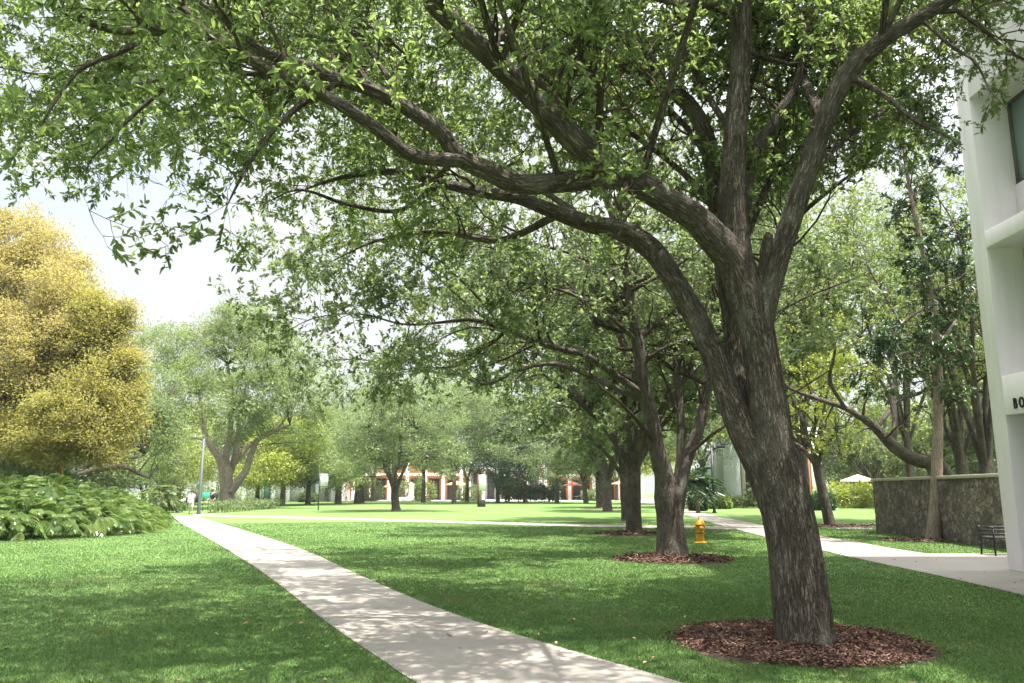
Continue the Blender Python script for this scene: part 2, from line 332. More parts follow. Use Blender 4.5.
M = dict(
    oak_bark=bark_mat("oak_bark", (0.060, 0.047, 0.038), (0.180, 0.148, 0.122), (0.29, 0.272, 0.238), 1.0, 0.06, 0.4),
    row_bark=bark_mat("row_oak_bark", (0.058, 0.047, 0.039), (0.165, 0.136, 0.112), (0.23, 0.215, 0.185), 0.8, 0.025, 0.45),
    twig=solid("twig_bark", (0.06, 0.046, 0.036), 0.95, 0.3, 14, 0, 0.01, 0.1),
    pale_bark=bark_mat("pale_bark", (0.16, 0.12, 0.095), (0.32, 0.26, 0.21), (0.38, 0.35, 0.31), 0.8, 0.012),
    orange_bark=solid("orange_bark", (0.42, 0.19, 0.05), 0.9, 0.25),
    oak_leaf=leaf_mat("oak_leaf", (0.070, 0.108, 0.050), (0.122, 0.172, 0.074), (0.20, 0.25, 0.105), 0.6, (1.42, 1.46, 0.9), 0.42, 0.5),
    row_leaf=leaf_mat("row_oak_leaf", (0.072, 0.104, 0.052), (0.115, 0.155, 0.072), (0.17, 0.21, 0.11), 0.58, (1.42, 1.44, 0.95), 0.42, 0.5),
    pale_leaf=leaf_mat("pale_leaf", (0.085, 0.125, 0.050), (0.14, 0.185, 0.072), (0.21, 0.25, 0.11), 0.45, (1.3, 1.35, 0.7)),
    yellow_leaf=leaf_mat("yellow_leaf", (0.25, 0.215, 0.10), (0.31, 0.27, 0.13), (0.36, 0.325, 0.165), 0.5, (1.2, 1.12, 0.6), 0.6, 0.15),
    olive_leaf=leaf_mat("olive_yellow_leaf", (0.19, 0.185, 0.07), (0.25, 0.235, 0.09), (0.31, 0.29, 0.12), 0.55, (1.2, 1.15, 0.6), 0.6, 0.15),
    airy_leaf=leaf_mat("airy_leaf", (0.085, 0.12, 0.045), (0.14, 0.185, 0.06), (0.21, 0.25, 0.085), 0.5),
    lime_leaf=leaf_mat("lime_leaf", (0.13, 0.17, 0.03), (0.21, 0.25, 0.045), (0.30, 0.32, 0.07), 0.4),
    dark_leaf=leaf_mat("dark_leaf", (0.020, 0.040, 0.018), (0.034, 0.066, 0.026), (0.06, 0.105, 0.038), 0.3, None, 0.35, 0.5),
    philo=leaf_mat("split_leaf", (0.040, 0.085, 0.020), (0.085, 0.145, 0.034), (0.175, 0.23, 0.065), 0.35, None, 0.27, 0.6),
    lawn=lawn_mat(), concrete=concrete_mat(), plaza=concrete_mat("plaza_paving", (0.48, 0.45, 0.42)), stone=stone_mat(),
    blade=rnd_mat("grass_blade", [(0, (0.066, 0.125, 0.033)), (0.6, (0.088, 0.162, 0.045)), (1, (0.14, 0.205, 0.075))], 0.6, 0.35, (0.20, 0.225, 0.095)),
    mulch=rnd_mat("mulch_chip", [(0, (0.05, 0.026, 0.019)), (0.6, (0.105, 0.056, 0.040)), (0.93, (0.17, 0.10, 0.072)), (1, (0.27, 0.19, 0.14))], 0.9),
    soil=solid("mulch_soil", (0.045, 0.025, 0.018), 0.95, 0.4, 20),
    litter=rnd_mat("dry_leaf", [(0, (0.12, 0.07, 0.03)), (0.6, (0.25, 0.15, 0.07)), (1, (0.40, 0.30, 0.16))], 0.8),
    plaster=plaster_mat("white_plaster", (0.76, 0.715, 0.73), 0.6), white=plaster_mat("white_render", (0.78, 0.77, 0.74)),
    coping=plaster_mat("wall_coping", (0.30, 0.275, 0.22)), terracotta=plaster_mat("terracotta_render", (0.50, 0.21, 0.09)),
    orange=plaster_mat("orange_panel", (0.62, 0.24, 0.06)), greywall=plaster_mat("grey_panel", (0.36, 0.37, 0.38)),
    dark=solid("dark_recess", (0.03, 0.025, 0.022), 0.7), glass=glass_mat("window_glass", (0.34, 0.42, 0.42)), teal=glass_mat("teal_glass", (0.12, 0.28, 0.26)),
    frame=solid("window_frame", (0.10, 0.09, 0.085), 0.5), black=solid("black_iron", (0.018, 0.018, 0.02), 0.45, 0.2, 8, 0.4),
    letter=solid("black_letter", (0.012, 0.012, 0.012), 0.5), pole=solid("green_grey_pole", (0.055, 0.068, 0.062), 0.55, 0.1, 6, 0.1),
    yellow=chipped("hydrant_yellow", (0.60, 0.32, 0.025), (0.22, 0.09, 0.025)), rust=solid("hydrant_rust", (0.28, 0.10, 0.02), 0.8, 0.3, 20),
    skin=solid("skin", (0.52, 0.32, 0.23), 0.6, 0.05), hair=solid("dark_hair", (0.03, 0.02, 0.015), 0.6),
    pink=solid("pale_shirt", (0.72, 0.62, 0.62), 0.9), navy=solid("navy_shirt", (0.03, 0.035, 0.06), 0.9), khaki=solid("khaki_cloth", (0.36, 0.30, 0.22), 0.9), greycloth=solid("grey_cloth", (0.55, 0.53, 0.53), 0.9),
    bag=solid("black_bag", (0.03, 0.02, 0.025), 0.8), tealp=solid("teal_plastic", (0.05, 0.48, 0.38), 0.5),
    canvas_cream=solid("cream_canvas", (0.72, 0.47, 0.29), 0.9), canvas_orange=solid("orange_canvas", (0.62, 0.27, 0.13), 0.9), canvas_red=solid("red_canvas", (0.33, 0.085, 0.06), 0.9),
    banner=solid("white_banner", (0.80, 0.82, 0.80), 0.8, 0.04), timber=solid("brown_timber", (0.10, 0.055, 0.035), 0.8),
)

# ------------------------------------------------------------------ world and sun
SUN = nrm(np.array((0.22, -0.12, 0.96)))
w = bpy.data.worlds.new("World"); S.world = w; w.use_nodes = True; nt = w.node_tree
for n in list(nt.nodes): nt.nodes.remove(n)
out = nt.nodes.new("ShaderNodeOutputWorld")
sky = N(nt, "ShaderNodeTexSky", sky_type="NISHITA", sun_disc=False); sky.sun_elevation = math.asin(SUN[2]); sky.sun_rotation = math.atan2(SUN[0], SUN[1])
sky.air_density = 1.0; sky.dust_density = 2.0; sky.ozone_density = 1.0
b1 = N(nt, "ShaderNodeBackground", i_Strength=0.09); nt.links.new(sky.outputs[0], b1.inputs[0])
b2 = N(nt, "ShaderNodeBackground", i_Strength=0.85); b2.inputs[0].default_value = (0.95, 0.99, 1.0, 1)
tc = N(nt, "ShaderNodeTexCoord")
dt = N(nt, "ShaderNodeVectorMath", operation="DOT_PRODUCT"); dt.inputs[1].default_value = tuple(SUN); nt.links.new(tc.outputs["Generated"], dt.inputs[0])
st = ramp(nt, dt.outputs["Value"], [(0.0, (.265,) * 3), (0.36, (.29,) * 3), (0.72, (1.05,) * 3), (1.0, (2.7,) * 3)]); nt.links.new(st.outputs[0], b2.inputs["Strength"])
mp = N(nt, "ShaderNodeMapping"); mp.inputs["Scale"].default_value = (1.6, 1.6, 3.2); nt.links.new(tc.outputs["Generated"], mp.inputs[0])
cl = noise(nt, mp.outputs[0], 1.5, 6, 0.55, 0.4)
fac = ramp(nt, cl, [(0.36, (0.65,) * 3), (0.54, (1, 1, 1))])
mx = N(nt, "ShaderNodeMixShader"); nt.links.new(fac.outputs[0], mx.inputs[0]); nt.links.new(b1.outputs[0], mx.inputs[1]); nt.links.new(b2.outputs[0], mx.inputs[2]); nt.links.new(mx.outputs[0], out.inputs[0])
sd = bpy.data.lights.new("sun", "SUN"); sd.energy = 4.2; sd.angle = R(0.55); sd.color = (1.0, 0.955, 0.88)
so = bpy.data.objects.new("sun", sd); COL.objects.link(so); so.location = (20, -10, 60)
so.rotation_euler = Vector(SUN).to_track_quat("Z", "Y").to_euler()
S.view_settings.view_transform = "Standard"; S.view_settings.look = "None"; S.view_settings.gamma = 1.0; S.view_settings.use_curve_mapping = False
S.view_settings.exposure = 1.92
S.render.engine = "CYCLES"
cy = S.cycles; cy.max_bounces = 10; cy.diffuse_bounces = 6; cy.glossy_bounces = 2; cy.transmission_bounces = 7; cy.transparent_max_bounces = 4; cy.sample_clamp_indirect = 6
cy.use_denoising = True; cy.denoiser = "OPENIMAGEDENOISE"; cy.caustics_reflective = False; cy.caustics_refractive = False
cy.use_adaptive_sampling = True; cy.adaptive_threshold = 0.02

# ------------------------------------------------------------------ ground, paths
def sheet(name, poly, z, mat, kind="structure"):
    import bmesh
    bm = bmesh.new(); vs = [bm.verts.new((p[0], p[1], z)) for p in poly]; f = bm.faces.new(vs)
    if f.normal.z < 0: f.normal_flip()
    bmesh.ops.triangulate(bm, faces=bm.faces[:]); me = bpy.data.meshes.new(name); bm.to_mesh(me); bm.free()
    o = link(name, me, mat); o["kind"] = kind; return o
def smoothline(pts, step=0.4): return spline(np.array(pts), np.ones(len(pts)), step)[0]
gv = np.array([(-420, -60, 0), (420, -60, 0), (420, 700, 0), (-420, 700, 0)], float)
lawn = link("lawn", npmesh("lawn", gv, [(0, 1, 2, 3)]), M["lawn"]); lawn["kind"] = "structure"
Lp = [(560, 760), (414, 682), (387, 664), (325, 621.5), (280, 585.6), (248, 563), (212, 540.6), (184, 525), (167, 516.5)]
Rp = [(900, 760), (680, 683), (570, 651), (482, 624), (414, 599), (352, 572), (302, 549.6), (248, 531.7), (215, 522), (196, 516)]
pl = smoothline([G(*p) for p in Lp]); pr = smoothline([G(*p) for p in Rp])
path_poly = np.vstack([pl, [[-40, 57.0, 0]], [[-40, 60, 0]], pr[::-1]])
sheet("path", path_poly, 0.010, M["concrete"])
cross = [G(192, 514.2), G(330, 517.6), G(490, 522), G(590, 524.5), G(690, 526), G(760, 527.0), G(760, 530), G(690, 528.6), G(590, 526.8), G(490, 524.2), G(330, 519.4), G(196, 516)]
sheet("cross_path", cross, 0.006, M["concrete"])
far_edge = [(640, 500.6), (660, 503.2), (690, 510.4), (761, 525), (814, 535), (860, 543), (897, 549.5)]
near_edge = [(1200, 640), (1024, 596), (932, 574.8), (860, 559.5), (800, 545.5), (761, 536), (700, 519.5), (659, 506.2), (640, 502.4)]
fe = smoothline([G(*p) for p in far_edge], 0.8); ne = smoothline([G(*p) for p in near_edge], 0.8)
terrace = np.vstack([fe, [[10.8, 21.4, 0], [13.4, 21.4, 0], [30, 21.4, 0], [30, -20, 0], [9.2, -20, 0], [8.6, 8, 0]], ne])
sheet("right_path", terrace, 0.014, M["concrete"])
sheet("plaza", [(-120, 139, 0), (120, 139, 0), (120, 190, 0), (-120, 190, 0)], 0.008, M["plaza"])
sheet("side_path", [tuple(G(836, 527)), tuple(G(872, 527.5)), tuple(G(872, 529.5)), tuple(G(836, 529))], 0.006, M["concrete"])

def inpoly(x, y, poly):
    c = np.zeros(len(x), bool); j = len(poly) - 1
    for i in range(len(poly)):
        xi, yi = poly[i][:2]; xj, yj = poly[j][:2]
        k = ((yi > y) != (yj > y)) & (x < (xj - xi) * (y - yi) / ((yj - yi) or 1e-9) + xi); c ^= k; j = i
    return c

# ------------------------------------------------------------------ mulch beds
MULCH = []
def mulch(c, rx, ry, n, label, seed, size=0.06):
    rng = np.random.default_rng(seed)
    a = np.linspace(0, 2 * np.pi, 72, endpoint=False)
    wob = 1 + 0.05 * np.sin(3 * a + seed) + 0.035 * np.sin(7 * a + 2 * seed) + rng.normal(0, 0.015, 72)
    edge = np.stack([np.cos(a) * rx * wob, np.sin(a) * ry * wob], 1); MULCH.append(edge + c[:2])
    root = thing("mulch_bed", label, "mulch bed", (c[0], c[1], 0), "mulch rings round the lawn trees")
    V = [(0, 0, 0.07)]; Q = []; T = []
    for k, (s, z) in enumerate(((0.35, 0.066), (0.75, 0.045), (0.95, 0.024), (1.0, 0.005))):
        V += [(e[0] * s, e[1] * s, z) for e in edge]
    for i in range(72):
        j = (i + 1) % 72; T.append((0, 1 + i, 1 + j))
        for k in range(3): Q.append((1 + k * 72 + i, 1 + (k + 1) * 72 + i, 1 + (k + 1) * 72 + j, 1 + k * 72 + j))
    link("soil", npmesh("soil", np.array(V), Q, T, True), M["soil"], root)
    r = np.sqrt(rng.random(n)); th = rng.random(n) * 2 * np.pi
    r = np.where(rng.random(n) < 0.14, r * rng.uniform(1.0, 1.16, n), r)
    x = np.cos(th) * r * rx; y = np.sin(th) * r * ry; z = np.maximum(0.075 - 0.06 * r ** 2, 0.02) + rng.random(n) * 0.025
    d = nrm(np.stack([rng.normal(size=n), rng.normal(size=n), rng.normal(0, 0.22, n)], 1))
    V, Q, rv = leaves(np.stack([x, y, z], 1), d, size, rng, 0.34, 2.2, True, 0.10)
    o = link("bark_chips", npmesh("bark_chips", V, Q, None, False, {"rnd": rv}), M["mulch"], root); o["kind"] = "stuff"
    return root

# ------------------------------------------------------------------ trees
def build_tree(root, limbs, twig_sets, leafsets, bark, leafmat, seg=12, step=0.12, twigsides=4, split=False):
    """limbs [(pts,rad)] in coordinates relative to root; twig_sets [(P,R)]; leafsets [(V,Q,rnd)]"""
    Vs, Qs, Bs, n = [], [], [], 0
    def bark_part(nm, Vs, Qs, Bs): link(nm, npmesh(nm, np.vstack(Vs), np.vstack(Qs), None, True, {"bark": np.vstack(Bs)}), bark, root)
    for k, (p, r) in enumerate(limbs):
        P, Rd = spline(p, r, step)
        V, Q, b = tubes(P[None], Rd[None], seg if Rd.max() > 0.1 else max(6, seg // 2), .026)
        b = b + np.array((k * 1.7, 0, k * 0.9))
        if split and k: bark_part("limb", [V], [Q], [b]); continue
        Vs.append(V); Qs.append(Q + n); Bs.append(b); n += len(V)
    bark_part("trunk", Vs, Qs, Bs)
    Vs, Qs, As, n, nq = [], [], [], 0, 0
    for V, Q, a in leafsets: Vs.append(V); Qs.append(Q + n); As.append(a); n += len(V); nq += len(Q)
    for k, (P, Rd) in enumerate(twig_sets):
        V, Q, b = tubes(P, Rd, twigsides if k == 0 else 3); Vs.append(V); Qs.append(Q + n); As.append(np.zeros(len(V))); n += len(V)
    me = npmesh("crown", np.vstack(Vs), np.vstack(Qs), None, False, {"rnd": np.concatenate(As)})
    o = link("crown", me, leafmat, root); me.materials.append(M["twig"])
    ix = np.zeros(len(me.polygons), np.int32); ix[nq:] = 1; me.polygons.foreach_set("material_index", ix); me.update()
    return o
def keep(P, Rd, mask): return P[mask], Rd[mask]

# --- the big tree in front: first limbs measured from the photograph, each with its own distance; later limbs added for shade
def main_oak():
    rng = np.random.default_rng(5)
    base = G(805, 648)
    root = thing("oak_tree", "largest leaning tree in the foreground, its forked grey-brown trunk in a mulch ring", "tree", tuple(base), "trees in a row along the lawn")
    Y0 = base[1]
    raw = [
        # main trunk with right-hand stem
        [(807, 660, 8.75, .37), (805.5, 642, 8.78, .325), (802, 612, 8.8, .298), (795, 550, 8.8, .274), (788, 512, 8.8, .262), (781, 481, 8.8, .258), (773, 445, 8.8, .225), (768, 402, 8.8, .20), (763, 370, 8.8, .195), (756, 330, 8.8, .195), (747, 295, 8.8, .215), (735, 262, 8.8, .21), (712, 235, 8.75, .18), (690, 214, 8.7, .165), (640, 185, 8.5, .15), (587, 152, 8.2, .145), (545, 110, 8.0, .125), (500, 66, 7.8, .11), (452, 22, 7.5, .10), (415, -15, 7.3, .09), (360, -70, 7.0, .07), (300, -140, 6.6, .04)],
        # left big limb
        [(781, 520, 8.85, .20), (763, 470, 8.88, .20), (748, 440, 8.9, .185), (733, 405, 9.0, .165), (718, 365, 9.1, .15), (698, 322, 9.25, .145), (675, 283, 9.4, .145), (652, 250, 9.6, .15), (622, 231, 9.7, .148), (590, 224, 9.8, .125), (555, 212, 9.9, .11), (518, 198, 10.0, .095), (480, 192, 10.0, .085), (440, 183, 10.0, .07), (395, 172, 10.0, .055), (340, 178, 10.0, .04), (290, 195, 9.9, .025)],
        # middle stem going up behind
        [(773, 490, 8.95, .19), (758, 440, 9.05, .17), (745, 400, 9.1, .15), (738, 369, 9.25, .14), (733, 320, 9.35, .135), (726, 270, 9.5, .15), (720, 220, 9.6, .14), (713, 165, 9.7, .13), (702, 125, 9.8, .12), (682, 98, 9.9, .115), (645, 76, 10.0, .10), (605, 54, 10.2, .09), (565, 18, 10.3, .08), (530, -15, 10.4, .06), (480, -70, 10.5, .035)],
        # upright stem
        [(748, 310, 8.8, .18), (738, 255, 8.8, .175), (733, 200, 8.8, .165), (735, 140, 8.8, .145), (739, 80, 8.8, .135), (741, 20, 8.75, .13), (744, -60, 8.7, .11), (760, -160, 8.6, .08), (790, -270, 8.5, .05)],
        # right-hand stem
        [(762, 335, 8.75, .12), (769, 295, 8.7, .125), (785, 240, 8.6, .125), (806, 175, 8.5, .122), (824, 120, 8.4, .125), (846, 75, 8.3, .12), (880, 42, 8.2, .105), (920, 17, 8.1, .09), (962, -10, 8.0, .075), (1020, -60, 7.9, .055), (1080, -120, 7.8, .03)],
        # second limb to the left
        [(640, 182, 8.5, .11), (605, 179, 8.45, .12), (565, 182, 8.4, .125), (520, 184, 8.3, .12), (485, 170, 8.2, .12), (458, 156, 8.1, .11), (440, 132, 8.0, .09), (409, 110, 7.9, .085), (375, 91, 7.7, .08), (342, 80, 7.6, .075), (300, 65, 7.5, .065), (258, 48, 7.4, .055), (225, 20, 7.3, .045), (200, -30, 7.2, .03)],
        [(462, 160, 8.1, .09), (435, 159, 7.95, .08), (409, 154, 7.8, .075), (374, 127, 7.6, .07), (334, 101, 7.4, .068), (284, 77, 7.2, .065), (236, 52, 7.0, .062), (212, 38, 6.9, .058), (187, 14, 6.8, .05), (168, -10, 6.7, .045), (140, -60, 6.5, .03)],
        [(214, 40, 6.9, .05), (190, 33, 6.85, .05), (150, 31, 6.75, .048), (110, 29, 6.65, .042), (68, 13, 6.5, .035), (40, -8, 6.4, .028), (0, -40, 6.2, .02)],
        [(228, 58, 6.95, .025), (210, 65, 6.9, .024), (186, 74, 6.85, .023), (165, 88, 6.8, .022), (146, 104, 6.75, .021), (124, 124, 6.7, .019), (108, 143, 6.65, .015), (92, 158, 6.6, .011), (86, 172, 6.6, .007)],
        # small limbs
        [(736, 40, 8.8, .055), (724, 11, 8.7, .05), (700, 5, 8.6, .045), (672, 2, 8.5, .04), (640, -8, 8.4, .03), (600, -40, 8.2, .02)],
        [(745, 215, 9.2, .08), (752, 160, 9.2, .075), (774, 122, 9.2, .07), (796, 83, 9.2, .06), (804, 35, 9.2, .05), (806, -20, 9.2, .04)],
        [(742, 40, 8.9, .04), (755, 54, 9.0, .04), (784, 63, 9.2, .036), (815, 66, 9.4, .03), (850, 60, 9.5, .02)],
        [(664, 92, 9.9, .06), (650, 60, 9.8, .06), (630, 43, 9.7, .055), (590, 28, 9.6, .05), (545, 15, 9.5, .045), (510, 0, 9.4, .035), (460, -30, 9.3, .025)],
        [(430, 172, 10.0, .03), (395, 150, 10.0, .03), (408, 70, 9.2, .03), (395, 45, 9.0, .025), (360, 22, 8.9, .02), (310, 8, 8.8, .014)],
        [(760, 285, 8.7, .05), (766, 250, 8.6, .07), (768, 236, 8.55, .055), (766, 232, 8.55, .01)],
        [(560, 214, 9.9, .06), (500, 240, 10.2, .045), (440, 232, 10.4, .035), (380, 240, 10.5, .025), (330, 262, 10.6, .015)],
        [(440, 183, 10, .04), (400, 210, 9.4, .03), (350, 205, 8.8, .026), (300, 190, 8.3, .022), (262, 205, 8.0, .015)],
        [(342, 80, 7.6, .04), (300, 105, 7.4, .035), (265, 140, 7.2, .028), (240, 180, 7.0, .02), (225, 210, 6.9, .012)],
        [(150, 31, 6.75, .03), (125, 50, 6.5, .026), (80, 70, 6.3, .02), (50, 110, 6.1, .014), (35, 140, 6.0, .008)],
        [(846, 75, 8.3, .05), (880, 92, 8.0, .035), (915, 120, 7.7, .025), (945, 135, 7.5, .018), (965, 150, 7.4, .01)],
        [(920, 17, 8.1, .05), (950, 45, 7.8, .03), (975, 62, 7.6, .022), (990, 90, 7.5, .016), (1010, 112, 7.45, .009)],
        [(744, -60, 8.7, .06), (680, -110, 8.0, .05), (600, -150, 7.2, .04), (520, -170, 6.4, .025)],
        [(738, 255, 9.1, .09), (770, 180, 10.2, .08), (800, 120, 11.4, .06), (840, 60, 12.4, .045), (890, 10, 13, .02)],  # this limb and most below are added, many out of view, to shade the ground
        [(744, -60, 8.7, .06), (760, -150, 9.8, .05), (720, -240, 10.6, .035), (640, -300, 11, .02)],
        [(880, 42, 8.2, .06), (960, -120, 7.4, .05), (1060, -300, 6.8, .035), (1150, -500, 6.4, .02)],
        [(806, 175, 8.6, .07), (850, 135, 10, .06), (890, 105, 11.4, .045), (930, 65, 12.6, .03), (970, 30, 13.6, .015)],
        [(824, 120, 8.5, .07), (860, 20, 10, .06), (900, -60, 11.5, .045), (950, -120, 13, .02)],
        [(735, 140, 8.9, .07), (770, 20, 10.4, .06), (800, -80, 11.8, .045), (840, -160, 13, .02)],
        [(755, 330, 9.1, .08), (790, 230, 10.6, .07), (830, 190, 12, .05), (870, 160, 13.4, .03), (905, 120, 14.4, .015)],
        [(500, 66, 7.8, .06), (545, -60, 6.8, .05), (600, -170, 6.0, .035), (660, -290, 5.3, .018)],
        [(452, 22, 7.5, .06), (390, -100, 6.4, .05), (310, -210, 5.4, .035), (230, -330, 4.7, .018)],
        [(640, 182, 8.5, .07), (690, 20, 7.4, .06), (730, -110, 6.6, .045), (770, -240, 5.9, .02)],
        [(458, 156, 8.1, .06), (432, 180, 9.6, .05), (400, 190, 11, .035), (365, 185, 12.3, .018)],
        [(560, 182, 8.4, .06), (520, 60, 7.2, .05), (470, -80, 6.2, .035), (420, -230, 5.3, .018)],
        [(590, 224, 9.8, .08), (540, 190, 11, .07), (470, 160, 12.5, .055), (400, 150, 13.8, .04), (340, 150, 15, .02)],
        [(565, 18, 10.3, .07), (500, 40, 11.8, .06), (430, 60, 13, .045), (350, 80, 14.2, .03), (260, 110, 15.2, .015)],
        [(713, 165, 9.7, .08), (680, 120, 11, .07), (640, 90, 12.4, .05), (590, 90, 13.8, .03), (540, 70, 14.8, .015)],
        [(284, 77, 7.2, .05), (240, 60, 8.8, .045), (180, 80, 10.5, .035), (110, 110, 12, .025), (40, 120, 13.2, .012)],
        [(375, 90, 7.7, .05), (330, 40, 9.4, .045), (270, 40, 11.2, .035), (200, 70, 12.6, .025), (130, 80, 13.6, .012)],
        [(560, 182, 9.9, .05), (640, 150, 12, .05), (720, 130, 13.6, .035), (790, 130, 14.8, .018)],
        [(284, 77, 7.2, .05), (205, 72, 8.4, .042), (120, 85, 9.4, .035), (40, 75, 10.4, .028), (-50, 60, 11.2, .018), (-130, 70, 11.8, .01)],
        [(258, 48, 7.4, .05), (180, -10, 8.5, .045), (60, -60, 9.4, .035), (-80, -80, 10.2, .025), (-200, -60, 11, .012)],
        [(409, 110, 7.9, .05), (350, 30, 8.8, .045), (250, -40, 9.8, .035), (120, -60, 10.8, .025), (0, -50, 11.6, .012)],
        [(500, 66, 7.8, .06), (470, -40, 6.6, .05), (430, -200, 5.4, .04), (400, -420, 4.4, .025)],
        [(545, 110, 8.0, .05), (600, -20, 7.0, .045), (640, -180, 6.0, .035), (660, -400, 5.0, .02)],
        [(645, 76, 10.0, .06), (600, 0, 11.2, .05), (520, -50, 12.4, .04), (420, -60, 13.4, .025)],
        [(735, 140, 8.8, .07), (690, 60, 9.6, .06), (660, -40, 10.2, .045), (600, -140, 10.6, .03)],
        [(880, 42, 8.2, .06), (900, -80, 7.4, .05), (940, -240, 6.6, .035), (960, -420, 6, .02)],
        [(738, 255, 9.1, .09), (700, 190, 10.4, .08), (640, 140, 11.4, .06), (570, 100, 12.2, .045), (480, 80, 12.8, .025)],
        [(824, 120, 8.5, .08), (800, 60, 9.8, .06), (830, 0, 10.8, .045), (880, -60, 11.6, .025)],
        [(360, -70, 7.0, .05), (280, -90, 6.2, .04), (190, -100, 5.5, .03), (90, -110, 5.0, .02)],
        [(744, -60, 8.7, .06), (850, -130, 8.0, .05), (950, -200, 7.2, .03)],
    ]
    limbs = []
    for L in raw:
        pts = np.array([at(a, b, y) for a, b, y, _ in L]) - base; limbs.append((pts, np.array([q[3] for q in L]) * (.6 if 20 <= len(limbs) < len(raw) - 3 else (.92 if limbs else 1))))
    limbs[0][0][0, 2] = -0.05
    for q in limbs[1:]: q[1][-1] = min(q[1][-1], .004); q[1][-2] = min(q[1][-2], max(q[1][-3] * .6, .008)) if len(q[1]) > 4 else q[1][-2]
    # free branching from the limbs
    PP, RR, NB = [], [], 14
    for k, (p, r) in enumerate(limbs):
        P, Rd = spline(p, r, 0.15)
        s0 = {0: 0.55, 1: 0.55, 2: 0.5, 3: 0.5, 4: 0.55, 5: 0.4, 6: 0.35, 7: 0.2, 14: 2}.get(k, 0.1)
        if s0 > 1: continue
        i = int(len(P) * s0); a, b = resample(P[i:], Rd[i:], NB); PP.append(a); RR.append(b)
    PP, RR = np.array(PP), np.array(RR)
    c1 = spawn(PP, RR, 3.0, 0.0, (35, 85), (0.9, 3.0), 0.03, 0.20, rng, 8, 0.38)
    e = c1[0][:, -1] + base                                     # keep the air under the limbs clear
    def elev(v):
        q = v - np.array((0, 0, H)); fw = q[:, 1] * CP + q[:, 2] * SP; u = -q[:, 1] * SP + q[:, 2] * CP
        return 512 + F * q[:, 0] / np.maximum(fw, .3), 341.5 - F * u / np.maximum(fw, .3)
    def low(px):                                                # how far down the real crown hangs
        return np.interp(px, [-400, 0, 60, 150, 220, 290, 330, 420, 560, 700, 790, 850, 960, 1024, 1400], [200, 190, 215, 262, 250, 300, 320, 300, 262, 215, 200, 165, 165, 215, 240])
    def ok(v, m=0):
        px, py = elev(v); return (py < low(px) + m) & (v[:, 1] > 1.2) & (v[:, 2] > 2.6)
    k = ok(e, 0) & ((e[:, 0] > -1.0) | (e[:, 2] > 5.8) | (rng.random(len(e)) < .42)); c1 = keep(*c1, k)
    st, en = c1[0][:, 0] + base, c1[0][:, -1] + base           # bare undersides: few shoots hang below or in front of the limbs
    inner = np.clip((st[:, 0] + 3.2) / 2.0, 0, 1) * .8
    c1 = keep(*c1, ~(((en[:, 2] < st[:, 2] - .05) | (en[:, 1] < st[:, 1] - .45)) & (rng.random(len(st)) < inner)))
    c2 = spawn(c1[0], c1[1], 6.5, 0.1, (30, 80), (0.5, 1.3), 0.0, 0.2, rng, 6, 0.6); k = ok(c2[0][:, -1] + base, 8); c2 = keep(*c2, k)
    c3 = spawn(c2[0], c2[1], 9.0, 0.1, (25, 75), (0.2, 0.55), -0.03, 0.2, rng, 4, 0.6, 0.0036); k = ok(c3[0][:, -1] + base, 16); c3 = keep(*c3, k)
    p, d = leaf_on_twigs(c3[0], 12, rng); V, Q, a = leaves(p, d, 0.086, rng, 0.40, 0.7)
    print("main oak twigs", len(c1[0]), len(c2[0]), len(c3[0]), "leaves", len(p))
    build_tree(root, limbs, [c1, c2, c3], [(V, Q, a)], M["oak_bark"], M["oak_leaf"], 56, 0.05, 6, True)
    return base
base1 = main_oak()
mulch(G(797, 643) + np.array((0, .02, 0)), 1.29, 1.29, 17000, "wide ring of red-brown bark chips round the largest foreground trunk", 3, 0.05)

# --- generic growth
def gen_limbs(rng, height, fork, r0, n, spread, lean=(0, 0), rise=0.75, kink=0.10):
    top = np.array((lean[0], lean[1], fork)); limbs = [(np.array([(0, 0, -0.1), (0, 0, 0.12), top * 0.35, top * 0.7, top]), np.array([r0 * 1.45, r0 * 1.2, r0, r0 * 0.95, r0 * 0.9]))]
    for k in range(n):
        az = 2 * math.pi * (k + rng.uniform(-.3, .3)) / n; R1 = spread * rng.uniform(0.65, 1.0); hz = height * rng.uniform(0.62, 0.95) if k % 3 else height * rng.uniform(.9, 1.0)
        if k % 3 == 0: R1 *= 0.45
        p = [top * 0.78 + np.array((0, 0, 0))]
        m = 7
        for i in range(1, m + 1):
            t = i / m
            p.append(top * 0.9 + np.array((math.cos(az) * R1 * t ** 0.9, math.sin(az) * R1 * t ** 0.9, (hz - fork * .9) * (t ** rise))) + rng.normal(0, kink * spread * 0.35, 3) * t)
        rr = r0 * rng.uniform(0.4, 0.52)
        limbs.append((np.array(p), rr * np.linspace(1, 0.12, m + 1)))
        for b in range(2):
            i = rng.integers(2, 5); q0 = p[i]; dirn = nrm(p[i + 1] - p[i] + rng.normal(0, 0.7, 3) * np.linalg.norm(p[i + 1] - p[i])); L = spread * rng.uniform(0.35, 0.6)
            q = [q0] + [q0 + dirn * L * t + np.array((0, 0, 0.25 * L * t * t)) + rng.normal(0, 0.05 * L, 3) * t for t in (0.33, 0.66, 1.0)]
            limbs.append((np.array(q), rr * 0.5 * np.linspace(1, 0.15, 4)))
    return limbs
